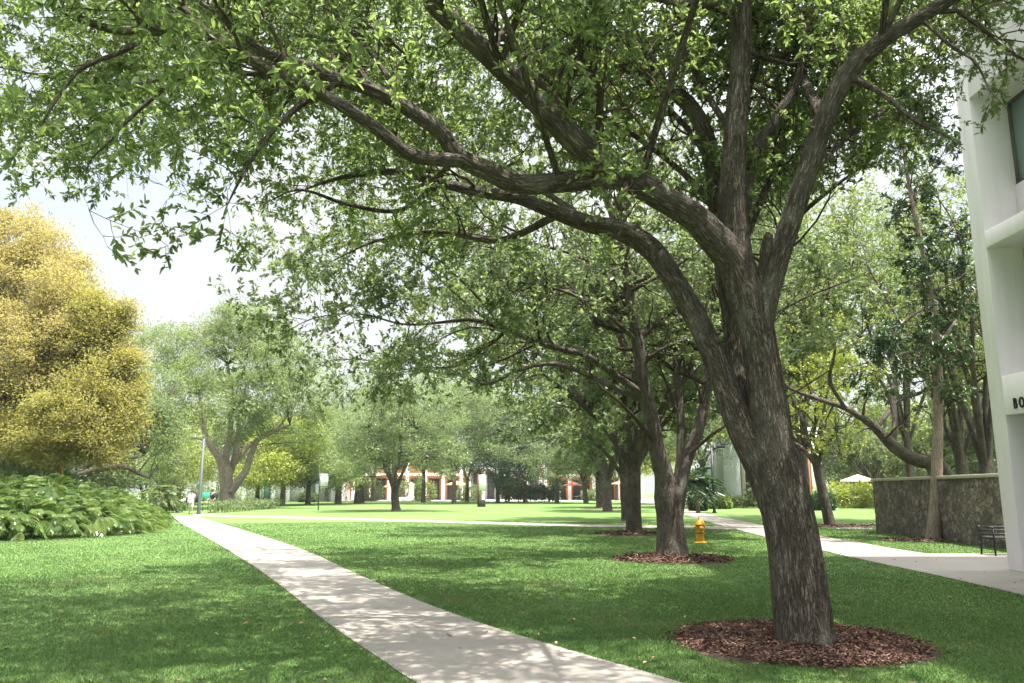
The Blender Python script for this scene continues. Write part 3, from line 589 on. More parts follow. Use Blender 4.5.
def foliage(limbs, rng, skip, d1, l1, d2, l2, m, size, zmin, width=0.42, up=0.02, s0=0.3, six=False, mask=None, third=None, droop=-0.15):
    PP, RR = [], []
    for k, (p, r) in enumerate(limbs):
        if k in skip: continue
        P, Rd = spline(p, r, 0.25); i = int(len(P) * s0); a, b = resample(P[i:], Rd[i:], 12); PP.append(a); RR.append(b)
    c1 = spawn(np.array(PP), np.array(RR), d1, 0.0, (30, 80), l1, up, 0.2, rng, 7, 0.5)
    zm = zmin if callable(zmin) else (lambda v: v[:, 2] > zmin)
    c1 = keep(*c1, zm(c1[0][:, -1]))
    c2 = spawn(c1[0], c1[1], d2, 0.1, (25, 75), l2, up * .5, 0.2, rng, 5, 0.6); c2 = keep(*c2, zm(c2[0][:, -1]))
    sets = [c1, c2]; tw = c2
    if third:
        c3 = spawn(c2[0], c2[1], third[0], 0.1, (25, 70), third[1], 0, 0.2, rng, 4, 0.6, 0.003); c3 = keep(*c3, zm(c3[0][:, -1])); sets.append(c3); tw = c3
    p, d = leaf_on_twigs(tw[0], m, rng, 0.05, droop)
    return sets, leaves(p, d, size, rng, width, 0.7, six)

# --- second tree of the row, limbs measured too
def second_oak():
    rng = np.random.default_rng(8); base = G(672, 558); Yb = base[1]
    root = thing("oak_tree", "second tree of the row, dark trunk splitting in three just left of the yellow hydrant", "tree", tuple(base), "trees in a row along the lawn")
    raw = [
        [(672, 562, 0, .62), (672, 552, 0, .50), (671, 535, 0, .43), (670, 515, 0, .40), (668, 497, 0, .42), (664, 475, 0, .30), (657, 451, -.1, .25), (650, 412, -.2, .24), (644, 385, -.3, .22), (638, 345, -.4, .19), (629, 295, -.6, .15), (620, 245, -.8, .12), (606, 195, -1, .09), (590, 140, -1.2, .05)],
        [(674, 515, 0, .33), (679, 492, 0, .27), (686, 462, .2, .22), (698, 430, .4, .21), (705, 400, .6, .19), (709, 370, .8, .17), (716, 330, 1, .14), (722, 280, 1.2, .11), (735, 220, 1.5, .07), (745, 170, 1.7, .03)],
        [(676, 495, .2, .20), (680, 465, .3, .17), (681, 438, .4, .15), (680, 404, .5, .14), (676, 375, .6, .12), (676, 340, .7, .09), (678, 300, .9, .06), (680, 250, 1, .03)],
        [(648, 410, 0, .16), (640, 392, .3, .15), (626, 350, .6, .14), (602, 300, .9, .12), (582, 267, 1.2, .10), (560, 225, 1.4, .08), (540, 180, 1.6, .05)],
        [(645, 395, -.3, .14), (625, 382, -.5, .13), (589, 357, -.9, .12), (565, 350, -1.1, .11), (542, 344, -1.4, .10), (520, 334, -1.7, .09), (495, 326, -2, .075), (469, 320, -2.3, .06), (435, 323, -2.6, .045), (402, 324, -3, .036), (360, 314, -3.2, .028), (315, 318, -3.4, .018), (280, 335, -3.5, .01)],
        [(648, 402, 0, .12), (629, 394, .1, .11), (592, 377, .3, .10), (556, 364, .5, .085), (519, 370, .8, .07), (486, 384, 1, .06), (455, 374, 1.2, .05), (409, 370, 1.5, .035), (365, 360, 1.8, .026), (325, 362, 2, .015), (295, 380, 2.1, .008)],
        [(502, 328, -1.9, .05), (480, 300, -2.1, .04), (455, 275, -2.4, .03), (430, 255, -2.6, .03), (380, 240, -2.8, .022), (330, 245, -3, .014), (295, 262, -3.1, .008)],
        [(495, 326, -2, .04), (460, 298, -2.4, .03), (420, 262, -2.8, .02), (390, 250, -3, .012)],
        [(520, 334, -1.7, .04), (470, 328, -1.4, .03), (430, 345, -1, .025), (400, 365, -.8, .015)],
        [(629, 293, -.6, .08), (590, 262, -1.2, .06), (540, 245, -1.8, .05), (480, 235, -2.4, .035), (420, 225, -3, .02)],
        [(688, 455, .2, .07), (716, 432, -.6, .06), (745, 415, -1.2, .05), (790, 395, -1.8, .035), (830, 370, -2.2, .02)],
        [(709, 370, .8, .09), (750, 330, .4, .07), (800, 300, 0, .05), (850, 280, -.4, .03)],
        [(636, 340, -.4, .09), (600, 310, -1.6, .07), (560, 290, -2.6, .05), (500, 280, -3.6, .03)],
        [(620, 245, -.8, .08), (560, 200, -.4, .06), (480, 170, 0, .04), (420, 160, .4, .02)],
        [(722, 280, 1.2, .07), (690, 220, 2.5, .06), (650, 170, 3.5, .04), (610, 140, 4, .02)],
        [(602, 300, .9, .07), (570, 300, 2.2, .06), (520, 290, 3.4, .04), (470, 285, 4.2, .02)],
        [(705, 400, .6, .09), (720, 372, 2, .07), (735, 340, 3.4, .05), (750, 310, 4.4, .03)],
    ]
    limbs = []
    for L in raw: limbs.append((np.array([at(a, b, Yb + .25 + y) for a, b, y, _ in L]) - base, np.array([q[3] for q in L]) * (.8 if len(limbs) == 0 else .7)))
    limbs[0][0][0, 2] = -0.1
    def zm(v):
        q = v + base; px = 512 + F * q[:, 0] / np.maximum(q[:, 1], 2); zlow = np.interp(px, [240, 330, 420, 520, 600, 660, 760, 900], [3.6, 3.4, 3.6, 3.9, 4.5, 5.0, 4.5, 5.0])
        return q[:, 2] > zlow
    sets, lf = foliage(limbs, rng, (), 5.2, (0.9, 2.9), 7.0, (0.4, 1.3), 26, 0.125, zm, 0.42, 0.0, 0.25, False)
    print("second oak leaves", len(lf[0]) // 4)
    build_tree(root, limbs, sets, [lf], M["row_bark"], M["row_leaf"], 28, 0.12, 4, True)
second_oak()
mulch(G(673, 559.5), 1.4, 1.35, 2500, "ring of bark chips round the three-stemmed trunk beside the hydrant", 5, 0.11)

# --- the rest of the row
def row_oak(px, py, label, seed, height, fork, r0, spread, n=6):
    rng = np.random.default_rng(seed); base = G(px, py)
    root = thing("oak_tree", label, "tree", tuple(base), "trees in a row along the lawn")
    limbs = gen_limbs(rng, height, fork, r0, n, spread, (rng.uniform(-.3, .2), 0))
    sets, lf = foliage(limbs, rng, (0,), 4.2, (1.0, 3.0), 6.0, (0.5, 1.5), 24, 0.2, fork * 1.05, 0.45, -0.01, 0.2)
    print(label[:20], len(lf[0]) // 4); build_tree(root, limbs, sets, [lf], M["row_bark"], M["row_leaf"], 18, 0.2)
row_oak(634, 533, "third tree of the row, straight dark trunk in a thin mulch ring", 21, 11.5, 3.0, 0.27, 8.6, 9)
row_oak(627, 520.5, "fourth tree of the row, trunk half hidden behind the third", 22, 11.5, 3.0, 0.27, 7, 7)
row_oak(607.5, 511.5, "fifth tree of the row, small far trunk with a low left branch", 23, 11, 2.6, 0.34, 6.5)
row_oak(601, 507.5, "sixth tree of the row, thick trunk just left of the fifth", 24, 10, 3.2, 0.42, 5.5)
row_oak(586, 503.5, "last tree of the row, pale thin trunk near the red parasol", 25, 10, 3.2, 0.3, 5)
mulch(G(634, 534), 1.5, 1.4, 900, "thin ring of bark chips round the straight third trunk of the row", 7, 0.14)
mulch(G(603, 508.5), 2.2, 2.0, 500, "thin far ring of bark chips round the two smallest trunks", 9, 0.2)

# --- crowns made of many leaf clumps hung on branches
def clump_crown(rng, lobes, n, per, csize, lsize, width=0.45, shell=0.55, six=False, droop=0.0, upn=1.6):
    vol = np.array([l[3] * l[4] * l[5] for l in lobes]) ** 0.75; cnt = np.maximum(6, (n * vol / vol.sum()).astype(int)); C = []
    for l, c in zip(lobes, cnt):
        u = nrm(rng.normal(size=(c, 3))); r = shell + (1 - shell) * rng.random(c); r = np.where(rng.random(c) < .22, rng.random(c) ** .4, r) * rng.uniform(.78, 1.15, c)
        C.append(np.array(l[:3]) + u * r[:, None] * np.array(l[3:6]))
    C = np.vstack(C); K = len(C) * per; ci = np.repeat(np.arange(len(C)), per)
    cs = csize * rng.uniform(0.6, 1.5, len(C)); off = rng.normal(size=(K, 3)) * cs[ci][:, None] * np.array((.55, .55, .38))
    d = off + rng.normal(size=(K, 3)) * csize * .5; d[:, 2] += droop * csize
    V, Q, a = leaves(C[ci] + off, d, lsize, rng, width, upn, six)
    tone = rng.random(len(C)); a = np.clip(a * .55 + np.repeat(tone[ci], len(V) // K) * .45, 0, 1) if not six else a
    return C, (V, Q, a)
def to_clumps(limbs, C, rng, frac=0.4):
    P = np.vstack([spline(p, r, .3)[0][2:] for p, r in limbs[1:]] or [limbs[0][0]])
    pick = C[rng.random(len(C)) < frac]; out = []
    for c in pick:
        q = P[P[:, 2] < c[2] + .2]
        if not len(q): continue
        b = q[np.argmin(((q - c) ** 2).sum(1))]; m = (b + c) / 2 + rng.normal(0, .08, 3) * np.linalg.norm(c - b) + np.array((0, 0, .1)) * np.linalg.norm(c - b)
        t = np.linspace(0, 1, 5)[:, None]; out.append((1 - t) ** 2 * b + 2 * t * (1 - t) * m + t ** 2 * c)
    out = np.array(out); return out, np.full((len(out), 1), .035) * np.linspace(1, .3, 5)[None]
def clump_tree(name, label, loc, limbs, lobes, n, per, cs, ls, bark, leaf, seed, group=None, width=.45, shell=.55, frac=.4, seg=12, droop=0.0, cat="tree"):
    rng = np.random.default_rng(seed); root = thing(name, label, cat, tuple(loc), group)
    C, lf = clump_crown(rng, lobes, n, per, cs, ls, width, shell, False, droop)
    tw = to_clumps(limbs, C, rng, frac)
    build_tree(root, limbs, [tw] if len(tw[0]) else [], [lf], bark, leaf, seg, .25); return root
def lobes_from(rng, h0, h1, rad, n):
    L = [(0, 0, (h0 + h1) / 2, rad * .7, rad * .7, (h1 - h0) * .42)]
    for k in range(n):
        a = 2 * math.pi * (k + rng.uniform(-.3, .3)) / n * 1.0 + (k % 2) * .5; t = rng.uniform(.15, .85); rr = rad * (.62 if t < .6 else .42)
        L.append((math.cos(a) * rr, math.sin(a) * rr, h0 + (h1 - h0) * t, rad * rng.uniform(.35, .5), rad * rng.uniform(.35, .5), (h1 - h0) * rng.uniform(.16, .26)))
    L.append((rng.uniform(-.2, .2) * rad, 0, h1 * .9, rad * .42, rad * .42, (h1 - h0) * .16)); return L
def park_tree(px, py, label, seed, h0, h1, rad, fork, r0, n, per, cs, ls, bark="row_bark", leaf="row_leaf", name="park_tree", group="trees beyond the lawn", nl=6, nlobe=9, Y=None, frac=.4, lean=(0, 0), shell=.5):
    rng = np.random.default_rng(seed + 500); base = G(px, py) if Y is None else np.array(((px - 512) / F * Y * 1.0, Y, 0.0))
    limbs = gen_limbs(rng, (h0 + h1) * .55, fork, r0, nl, rad * .75, lean)
    return clump_tree(name, label, base, limbs, lobes_from(rng, h0, h1, rad, nlobe), n, per, cs, ls, M[bark], M[leaf], seed, group, .45, shell, frac, 14)

# lawn tree and its neighbours
park_tree(396, 511, "small spreading tree alone on the open lawn with a short forked trunk", 31, 1.7, 10.8, 6.6, 1.5, .33, 430, 95, .55, .20, lean=(-.15, 0))
park_tree(338, 504, "dark trunk tree behind the lawn beside the left white banner", 32, 2.8, 11.5, 7.5, 3.2, .40, 350, 85, .7, .24)
park_tree(359, 503.5, "thick twin trunk tree left of the lawn tree, in front of terracotta walls", 33, 3.4, 14, 7.5, 4.0, .62, 360, 85, .75, .25)
# the big pale oak on the left
rng = np.random.default_rng(41); b = G(229, 508.5)
def rel(pts, Y, base): return np.array([at(a, c, Y + dy) for a, c, dy in pts]) - base
Yq = b[1] + .5
bl = [(rel([(228, 512, 0), (228, 503, 0), (227, 490, 0), (226, 476, 0), (224, 466, 0)], Yq, b), [.95, .72, .62, .62, .6]),
      (rel([(225, 474, 0), (219, 458, 0), (212, 448, 0), (206, 436, 0), (201, 415, 0), (200, 395, 0)], Yq, b), [.42, .36, .30, .26, .2, .12]),
      (rel([(226, 474, .5), (226, 455, .5), (229, 440, .6), (231, 420, .6), (232, 395, .6), (228, 365, .6)], Yq, b), [.4, .34, .3, .26, .2, .1]),
      (rel([(229, 474, 1), (236, 455, 1), (238, 436, 1), (240, 415, 1), (246, 385, 1)], Yq, b), [.35, .3, .26, .2, .1]),
      (rel([(232, 492, -.5), (238, 482, -.5), (246, 470, -.5), (251, 455, -.5), (258, 440, -.5), (272, 432, -.5), (290, 425, -.5)], Yq, b), [.34, .36, .34, .3, .26, .2, .1]),
      (rel([(229, 470, 1), (250, 445, 2), (275, 430, 3), (288, 415, 3)], Yq, b), [.3, .24, .16, .08])]
bl = [(p, np.array(r)) for p, r in bl]
def lb(px, py, rx, rz, dy=0, ry=None):
    c = at(px, py, Yq + dy) - b; s = Yq / F; return (c[0], c[1], c[2], rx * s, (ry or rx) * s, rz * s)
clump_tree("oak_tree", "tall pale green oak with several upright stems behind the low hedge at left", b, bl,
           [lb(185, 345, 34, 30), lb(230, 335, 40, 30), lb(275, 350, 38, 34), lb(165, 385, 28, 40), lb(215, 385, 30, 22, 3), lb(255, 395, 32, 22, -4), lb(300, 395, 32, 36), lb(240, 425, 30, 14, -3), lb(285, 435, 24, 14, 4), lb(320, 430, 24, 30), lb(150, 345, 22, 24, 6), lb(228, 408, 30, 20, -6), lb(200, 372, 26, 24, -5), lb(262, 365, 30, 26, -5), lb(180, 415, 20, 18, 2), lb(240, 320, 40, 18, 0)],
           620, 150, .9, .24, M["pale_bark"], M["pale_leaf"], 41, "trees beyond the lawn", .4, .5, .25, 16, .2)

# yellow trees on the left
def ylobes(Y, base, L):
    s = Y / F; return [(*(at(px, py, Y + dy) - base), rx * s, rx * s, rz * s) for px, py, rx, rz, dy in L]
for px, Y, trk, L, label, mat, sd in (
    (18, 41, 18, [(-20, 260, 60, 55, 0), (30, 290, 55, 50, 0), (60, 300, 36, 44, -2), (75, 270, 22, 20, 1), (95, 300, 18, 16, 0), (50, 240, 24, 18, 0), (20, 222, 22, 16, 1), (88, 335, 20, 18, -2), (0, 350, 70, 60, -2), (-60, 330, 60, 80, 2), (50, 360, 50, 60, -3), (-10, 420, 70, 45, -2), (20, 245, 45, 42, 1)], "taller yellow-leaved tree at the left edge with a dark trunk", "row_bark", 51),
    (64, 38, 64, [(95, 345, 33, 42, 0), (60, 370, 44, 46, 1), (118, 315, 16, 18, 0), (128, 350, 15, 22, 0), (132, 385, 14, 20, 0), (80, 300, 24, 18, 1), (128, 415, 16, 18, 0), (60, 445, 30, 16, -2), (95, 450, 26, 14, -2), (105, 385, 34, 45, -1), (75, 420, 48, 40, -2), (115, 420, 24, 30, 0), (40, 430, 40, 30, -1), (100, 320, 28, 28, 0)], "lower yellow-leaved tree with a bare orange trunk behind the split-leaf bed", "orange_bark", 52)):
    base = np.array(((px - 512) / F * Y, Y, 0.0)); rng = np.random.default_rng(sd)
    lm = gen_limbs(rng, 9.5 if sd == 51 else 6.5, 3.6, .30 if sd == 51 else .22, 7, 3.4 if sd == 51 else 1.6)
    clump_tree("yellow_tree", label, base, lm, ylobes(Y, base, L), 1150 if sd == 51 else 800, 165, .5, .135, M[mat], M["yellow_leaf" if sd == 51 else "olive_leaf"], sd, "yellow-leaved trees at left", .5, .62, .3)

# sprawling tree behind the bed
base = np.array(((70 - 512) / F * 50, 50, 0.0))
sl = [(rel([(66, 505, 0), (68, 490, 0), (72, 480, 0), (80, 470, 0)], 50, base), [.5, .45, .4, .36]),
      (rel([(74, 477, 0), (88, 466, 0), (100, 459, 0), (112, 452, 0), (124, 446, 0), (140, 436, 0), (158, 420, 0)], 50, base), [.36, .33, .3, .27, .22, .15, .08]),
      (rel([(80, 476, -1), (95, 470, -1), (110, 467, -1), (126, 467, -1), (138, 473, -1), (150, 478, -1)], 50, base), [.26, .24, .22, .18, .12, .06]),
      (rel([(100, 459, 0), (118, 455, 1), (130, 458, 2), (145, 455, 3)], 50, base), [.2, .16, .1, .05])]
sl = [(p, np.array(r)) for p, r in sl]
clump_tree("park_tree", "low sprawling tree with long dark leaning limbs behind the split-leaf bed", base, sl, ylobes(50, base, [(150, 415, 28, 26, 0), (168, 438, 26, 22, 0), (135, 432, 20, 14, 3), (170, 395, 20, 30, 4), (140, 390, 22, 30, 5), (120, 440, 18, 10, 5)]), 300, 46, .6, .2, M["row_bark"], M["row_leaf"], 55, "trees beyond the lawn", .45, .5, .3)

# wood behind on the left and middle: every tree its own
far = [  # px, Y, h0, h1, rad, leaf, label
    (20, 75, 2, 9, 6, "row_leaf", "bushy green tree behind the yellow trees, far left"),
    (95, 85, 2, 9, 6, "row_leaf", "green tree low behind the leaning dark limbs"),
    (150, 95, 1.5, 9, 6, "lime_leaf", "yellow-green tree behind the bed, left of the lamp post"),
    (185, 105, 2, 12, 7, "lime_leaf", "yellow-green tree standing behind the left lamp post"),
    (172, 70, 1.2, 5, 3.4, "pale_leaf", "low pale tree left of the two walkers"),
    (262, 100, 3, 11, 5, "row_leaf", "slim green tree before the white building"),
    (287, 92, 2.8, 9, 4.8, "lime_leaf", "bright yellow-green tree before the white building"),
    (312, 98, 2.6, 8, 5, "pale_leaf", "small round pale tree in front of the teal doors"),
    (330, 130, 4, 19, 9, "pale_leaf", "pale tree far behind the left white banner"),
    (375, 135, 4, 18, 8.5, "row_leaf", "green tree close before the terracotta walls"),
    (425, 118, 5, 19, 9, "pale_leaf", "pale tree behind the lawn tree crown"),
    (455, 105, 3.8, 16, 7.5, "row_leaf", "green tree right of the lawn tree"),
    (468, 128, 4, 17, 8, "lime_leaf", "lit light-green tree behind the right white banner"),
    (498, 116, 2.5, 14, 5, "dark_leaf", "tall near-black evergreen right of the white banner"),
    (525, 122, 3.5, 13, 7, "dark_leaf", "dark evergreen over the dark shrubs"),
    (556, 112, 5, 14, 8, "row_leaf", "green tree left of the red parasol"),
    (506, 122, 1.4, 4.2, 2.4, "pale_leaf", "small silvery tree beside the white banner"),
    (615, 150, 4, 14, 9, "lime_leaf", "bright tree far behind the end of the row"),
    (655, 105, 4.5, 14, 8, "lime_leaf", "bright tree behind the second trunk of the row"),
    (700, 82, 5, 14, 7, "row_leaf", "green tree behind the right lamp post"),
    (880, 104, 1.4, 11, 5, "airy_leaf", "leafy tree low beyond the end of the wall"), (918, 100, 1.4, 11, 6, "lime_leaf", "bright leafy tree beyond the middle of the wall"), (958, 92, 1.4, 11, 5.5, "airy_leaf", "leafy tree beyond the wall under the forked tree"),
    (840, 108, 1.6, 10, 6, "airy_leaf", "green tree behind the cream parasol"), (806, 106, 2.0, 12, 6, "row_leaf", "green tree behind the slim crooked trunk"), (1000, 70, 1.4, 9, 5.5, "row_leaf", "leafy tree beyond the wall, half behind the white building"),
    (752, 104, 6, 17, 8, "row_leaf", "green tree behind the grey-panelled building"),
]
for k, (px, Y, h0, h1, rad, lf, label) in enumerate(far):
    small = h1 < 6
    park_tree(px, 0, label, 70 + k, h0 * .58, h1 * 1.1, rad * (1 if small else 1.3), h0 * 1.0, (.14 if small else .28), 110 if small else 380, 80, .45 if small else .85, .2 if small else .3, "row_bark", lf, "park_tree", "trees beyond the lawn", 5, 8, Y, .3)

# airy trees on the right, behind and beside the stone wall
def airy(px, Y, label, seed, h, fork, r0, spread, leaf, m, ls, zmin, bark="row_bark", n=6, dens=1.0, lean=(0, 0)):
    rng = np.random.default_rng(seed); base = np.array(((px - 512) / F * Y, Y, 0.0)); root = thing("park_tree", label, "tree", tuple(base), "trees by the stone wall")
    limbs = gen_limbs(rng, h, fork, r0, n, spread, lean, .8, .14)
    sets, lf = foliage(limbs, rng, (0,), 2.3 * dens, (.9, 2.8), 5.5, (.5, 1.5), int(m * 1.15), ls, zmin, .42, 0.0, .25)
    print(label[:20], len(lf[0]) // 4); build_tree(root, limbs, sets, [lf], M[bark], M[leaf], 16, .2)
airy(822, 38, "slim crooked tree just right of the foreground trunk, beyond the right path", 81, 8.5, 3.4, .22, 4.0, "lime_leaf", 15, .17, 3.0, "row_bark", 6, 1.0, (-.5, 0))
airy(956, 33, "forked tree behind the wall, left of the white building", 82, 15, 3.4, .24, 4.5, "airy_leaf", 10, .16, 4.2, "row_bark", 6)
airy(980, 30, "low-forked tree behind the wall, closest to the white building", 83, 15, 2.8, .24, 4.5, "airy_leaf", 9, .15, 5.0, "row_bark", 6)
airy(786, 44, "tall thin-leaved tree rising close behind the foreground trunk", 84, 18.5, 4, .3, 6.5, "airy_leaf", 11, .2, 3.2, "row_bark", 8)
airy(905, 42, "tall open tree behind the leaning limb", 85, 19, 5, .2, 6, "pale_leaf", 10, .22, 4.0, "row_bark", 8)
airy(800, 50, "leafy tree behind the foreground trunk", 86, 19, 4.5, .3, 7, "airy_leaf", 13, .24, 3.6, "row_bark", 8)
airy(985, 60, "tree far behind the wall beside the building", 87, 20, 5, .3, 7, "pale_leaf", 12, .24, 3.0, "row_bark", 7)
airy(930, 75, "broad pale tree beyond the end of the wall", 88, 11, 3, .3, 8, "pale_leaf", 14, .28, 2.2, "row_bark", 8)
airy(868, 92, "green tree beyond the bright shrubs", 89, 10, 2.5, .3, 8, "row_leaf", 16, .3, 1.8, "row_bark", 8)
# leaning limb tree
base = np.array(((950 - 512) / F * 31.5, 31.5, 0.0))
ll = [(rel([(952, 510, 0), (948, 485, 0), (938, 465, 0), (920, 461, 0), (905, 455, 0), (890, 443, 0), (876, 428, 0), (862, 418, 0), (845, 408, 0), (815, 398, 0), (790, 388, 0), (775, 372, 0)], 31.5, base), [.32, .3, .28, .26, .24, .22, .18, .14, .11, .085, .06, .03]),
      (rel([(893, 446, 0), (895, 420, .3), (893, 395, .6), (897, 360, 1), (890, 320, 1.2)], 31.5, base), [.12, .11, .1, .08, .04]),
      (rel([(876, 428, 0), (900, 400, 1), (925, 390, 2), (940, 365, 2), (925, 330, 2)], 31.5, base), [.1, .09, .08, .06, .03]),
      (rel([(845, 408, 0), (830, 380, -1), (835, 345, -1.4), (822, 310, -2)], 31.5, base), [.08, .07, .05, .02])]
ll = [(p, np.array(r)) for p, r in ll]; root = thing("park_tree", "tree with one thick limb leaning left over the top of the stone wall", "tree", tuple(base), "trees by the stone wall")
sets, lf = foliage(ll, np.random.default_rng(90), (), 1.3, (.9, 2.2), 2.6, (.4, 1.0), 8, .15, 3.6, .42, .02, .4); build_tree(root, ll, sets, [lf], M["row_bark"], M["lime_leaf"], 16, .2)
# slim dark-leaved tree in front of the wall
base = G(934, 541)
sl = [(rel([(933, 545, 0), (934, 532, 0), (936, 500, 0), (937, 460, 0), (938, 420, 0), (938, 370, 0), (934, 320, 0), (927, 270, 0), (918, 230, 0), (911, 195, 0), (905, 160, 0), (900, 120, 0)], base[1] + .15, base), [.30, .24, .19, .17, .16, .145, .12, .10, .085, .07, .055, .03])]
for q in ([(938, 372, 0), (915, 352, -.4), (890, 360, -.9), (872, 378, -1.2)], [(937, 345, 0), (955, 322, .3), (968, 300, .5), (980, 285, .7)], [(932, 305, 0), (905, 320, -.8), (890, 340, -1.2)], [(935, 330, 0), (950, 345, -1), (962, 352, -1.6)],
          [(922, 250, 0), (945, 235, .5), (965, 215, .9)], [(912, 200, 0), (930, 175, .4), (945, 150, .6)], [(938, 390, 0), (925, 372, 1), (905, 360, 1.6)], [(930, 290, 0), (950, 285, -.6), (966, 272, -1)]):
    sl.append((rel(q, base[1] + .15, base), np.linspace(.05, .015, len(q))))
sl = [(p, np.array(r)) for p, r in sl]; root = thing("slim_tree", "slender straight tree with dark glossy leaves standing in front of the stone wall", "tree", tuple(base))
rg = np.random.default_rng(92); sets, lf = foliage(sl, rg, (), 4.8, (.6, 1.7), 6.5, (.25, .7), 14, .18, 4.4, .34, -.06, .15, True, None, None, -.5)
build_tree(root, sl, sets, [lf], M["pale_bark"], M["dark_leaf"], 18, .1)
mulch(base + np.array((.6, .15, 0)), 2.2, 1.0, 900, "patch of pale dry chips under the slender tree by the stone wall", 12, 0.12)
mulch(np.array(((822 - 512) / F * 38 + .8, 38, 0.0)), 2.6, 1.3, 500, "brown leaf mulch round the slim crooked tree beyond the right path", 13, 0.16)

# ------------------------------------------------------------------ shrubs, hedges
def split_leaf(rng, pos, az, tilt, L):
    """deeply lobed leaves, arching; K leaves"""
    K = len(pos); nf = 9; V = []; Q = []
    ca, sa = np.cos(az), np.sin(az)
    fwd0 = np.stack([ca, sa, np.zeros(K)], 1); side = np.stack([-sa, ca, np.zeros(K)], 1); up = np.array((0, 0, 1.0))
    def mid(t): return pos + (fwd0 * np.cos(tilt)[:, None] + up * np.sin(tilt)[:, None]) * (L * t)[:, None] - up * (L * 0.55 * t * t)[:, None]
    def quad(a, b, c, d): V.append(np.stack([a, b, c, d], 1))
    wmax = L * 0.42
    for k in range(nf):
        t = k / nf; t2 = (k + .36) / nf; wd = wmax * math.sin(math.pi * (0.18 + 0.78 * t)) ** .8
        a, b = mid(np.full(K, t)), mid(np.full(K, t2))
        for s in (-1, 1):
            tip = mid(np.full(K, t2 + 0.16)) + side * (s * wd)[:, None] - up * (wd * .35)[:, None]
            q = mid(np.full(K, t + .12)) + side * (s * wd * .6)[:, None] + up * (wd * .06)[:, None]
            quad(a, q, tip, b) if s > 0 else quad(a, b, tip, q)
    tipq = mid(np.full(K, 1.15)); quad(mid(np.full(K, .9)), mid(np.full(K, 1.0)) + side * (wmax * .16)[:, None], tipq, mid(np.full(K, 1.0)) - side * (wmax * .16)[:, None])
    # petiole
    base = pos - (fwd0 * .5 + up * .9) * (L * .9)[:, None]; quad(base - side * .012, base + side * .012, pos + side * .01, pos - side * .01)
    A = np.stack(V, 1); m = A.shape[1]; rv = np.repeat(rng.random(K), m * 4); A = A.reshape(-1, 3); n = len(A) // 4
    return A, np.arange(n * 4).reshape(n, 4), rv
def philo_bed():
    rng = np.random.default_rng(61)
    front = [G(-140, 549), G(0, 541), (G(75, 537.5)), G(112, 534.5), G(140, 529)]
    fp = smoothline(front, .3)
    NP, per = 110, 60; i = rng.integers(0, len(fp), NP); depth = rng.random(NP) ** 1.15; depth[:26] = rng.uniform(0, .07, 26); i[:26] = np.linspace(0, len(fp) - 1, 26).astype(int)
    inward = np.array((-.35, 1.0, 0)); inward /= np.linalg.norm(inward)
    c = fp[i] + inward * (.35 + depth * 7.5)[:, None] + rng.normal(0, .2, (NP, 3)) * np.array((1, 1, 0))
    px = 512 + F * c[:, 0] / np.maximum(c[:, 1], 3)
    hmax = np.interp(px, [-200, 60, 95, 115, 135, 150, 160], [2.05, 2.05, 1.9, 1.65, 1.3, .95, .7]); top = hmax * np.clip(.5 + .85 * np.sqrt(depth * 7.5 / 3.0), 0, 1) * rng.uniform(.82, 1.08, NP)
    k = np.repeat(np.arange(NP), per); K = len(k); az = rng.random(K) * 2 * math.pi; ring = rng.random(K); tilt = 1.25 - 1.5 * ring + rng.normal(0, .15, K)
    out = .12 + .62 * ring ** .8; z = top[k] * (1 - .62 * ring ** 1.6 * rng.uniform(.5, 1.15, K)) - .15
    p = c[k] + np.stack([np.cos(az) * out, np.sin(az) * out, np.zeros(K)], 1); p[:, 2] = np.maximum(z, .16)
    A, Q, rv = split_leaf(rng, p, az, tilt, rng.uniform(.26, .62, K))
    A[:, 2] = np.maximum(A[:, 2], 0.02)
    o = link("split_leaf_bed", npmesh("split_leaf_bed", A, Q, None, False, {"rnd": rv}), M["philo"])
    tag(o, "broad bed of glossy split-leaf plants filling the left edge of the lawn", "plant bed", None, "stuff")
philo_bed()
def leafy(V, Q, a, st, mat, root):          # leaves and the stems that carry them
    SV = np.vstack(st.V); me = npmesh("foliage", np.vstack([V, SV]), np.vstack([Q, np.array(st.Q) + len(V)]), None, False, {"rnd": np.concatenate([a, np.zeros(len(SV))])})
    link("foliage", me, mat, root); me.materials.append(M["twig"]); ix = np.zeros(len(me.polygons), np.int32); ix[len(Q):] = 1; me.polygons.foreach_set("material_index", ix); me.update()
def shrub(name, label, c, rx, ry, h, n, ls, leaf, seed, group=None, cat="shrub", box=False, width=.5):
    rng = np.random.default_rng(seed); root = thing(name, label, cat, tuple(c), group)
    u = nrm(rng.normal(size=(n, 3))); r = rng.uniform(.55, 1.0, n) ** .6
    if box: u = u / np.maximum(np.abs(u).max(1, keepdims=True), .75) * .9
    q = u * r[:, None] * np.array((rx, ry, h * .52)); q[:, 2] = np.abs(q[:, 2] + h * .42) + .03
    q *= (1 + .1 * np.sin(q[:, :1] * 3.1 + seed) + .08 * np.sin(q[:, 1:2] * 4.3))
    d = u + rng.normal(0, .5, (n, 3)); V, Q, a = leaves(q, d, ls, rng, width, .8)
    k = 8; st = MB()
    for i in range(k):
        a0 = 2 * math.pi * i / k; st.tube([(0, 0, 0), (math.cos(a0) * rx * .3, math.sin(a0) * ry * .3, h * .35), (math.cos(a0) * rx * .55, math.sin(a0) * ry * .55, h * .7)], [.03, .02, .01], 5, False)
    leafy(V, Q, a, st, M[leaf], root); return root
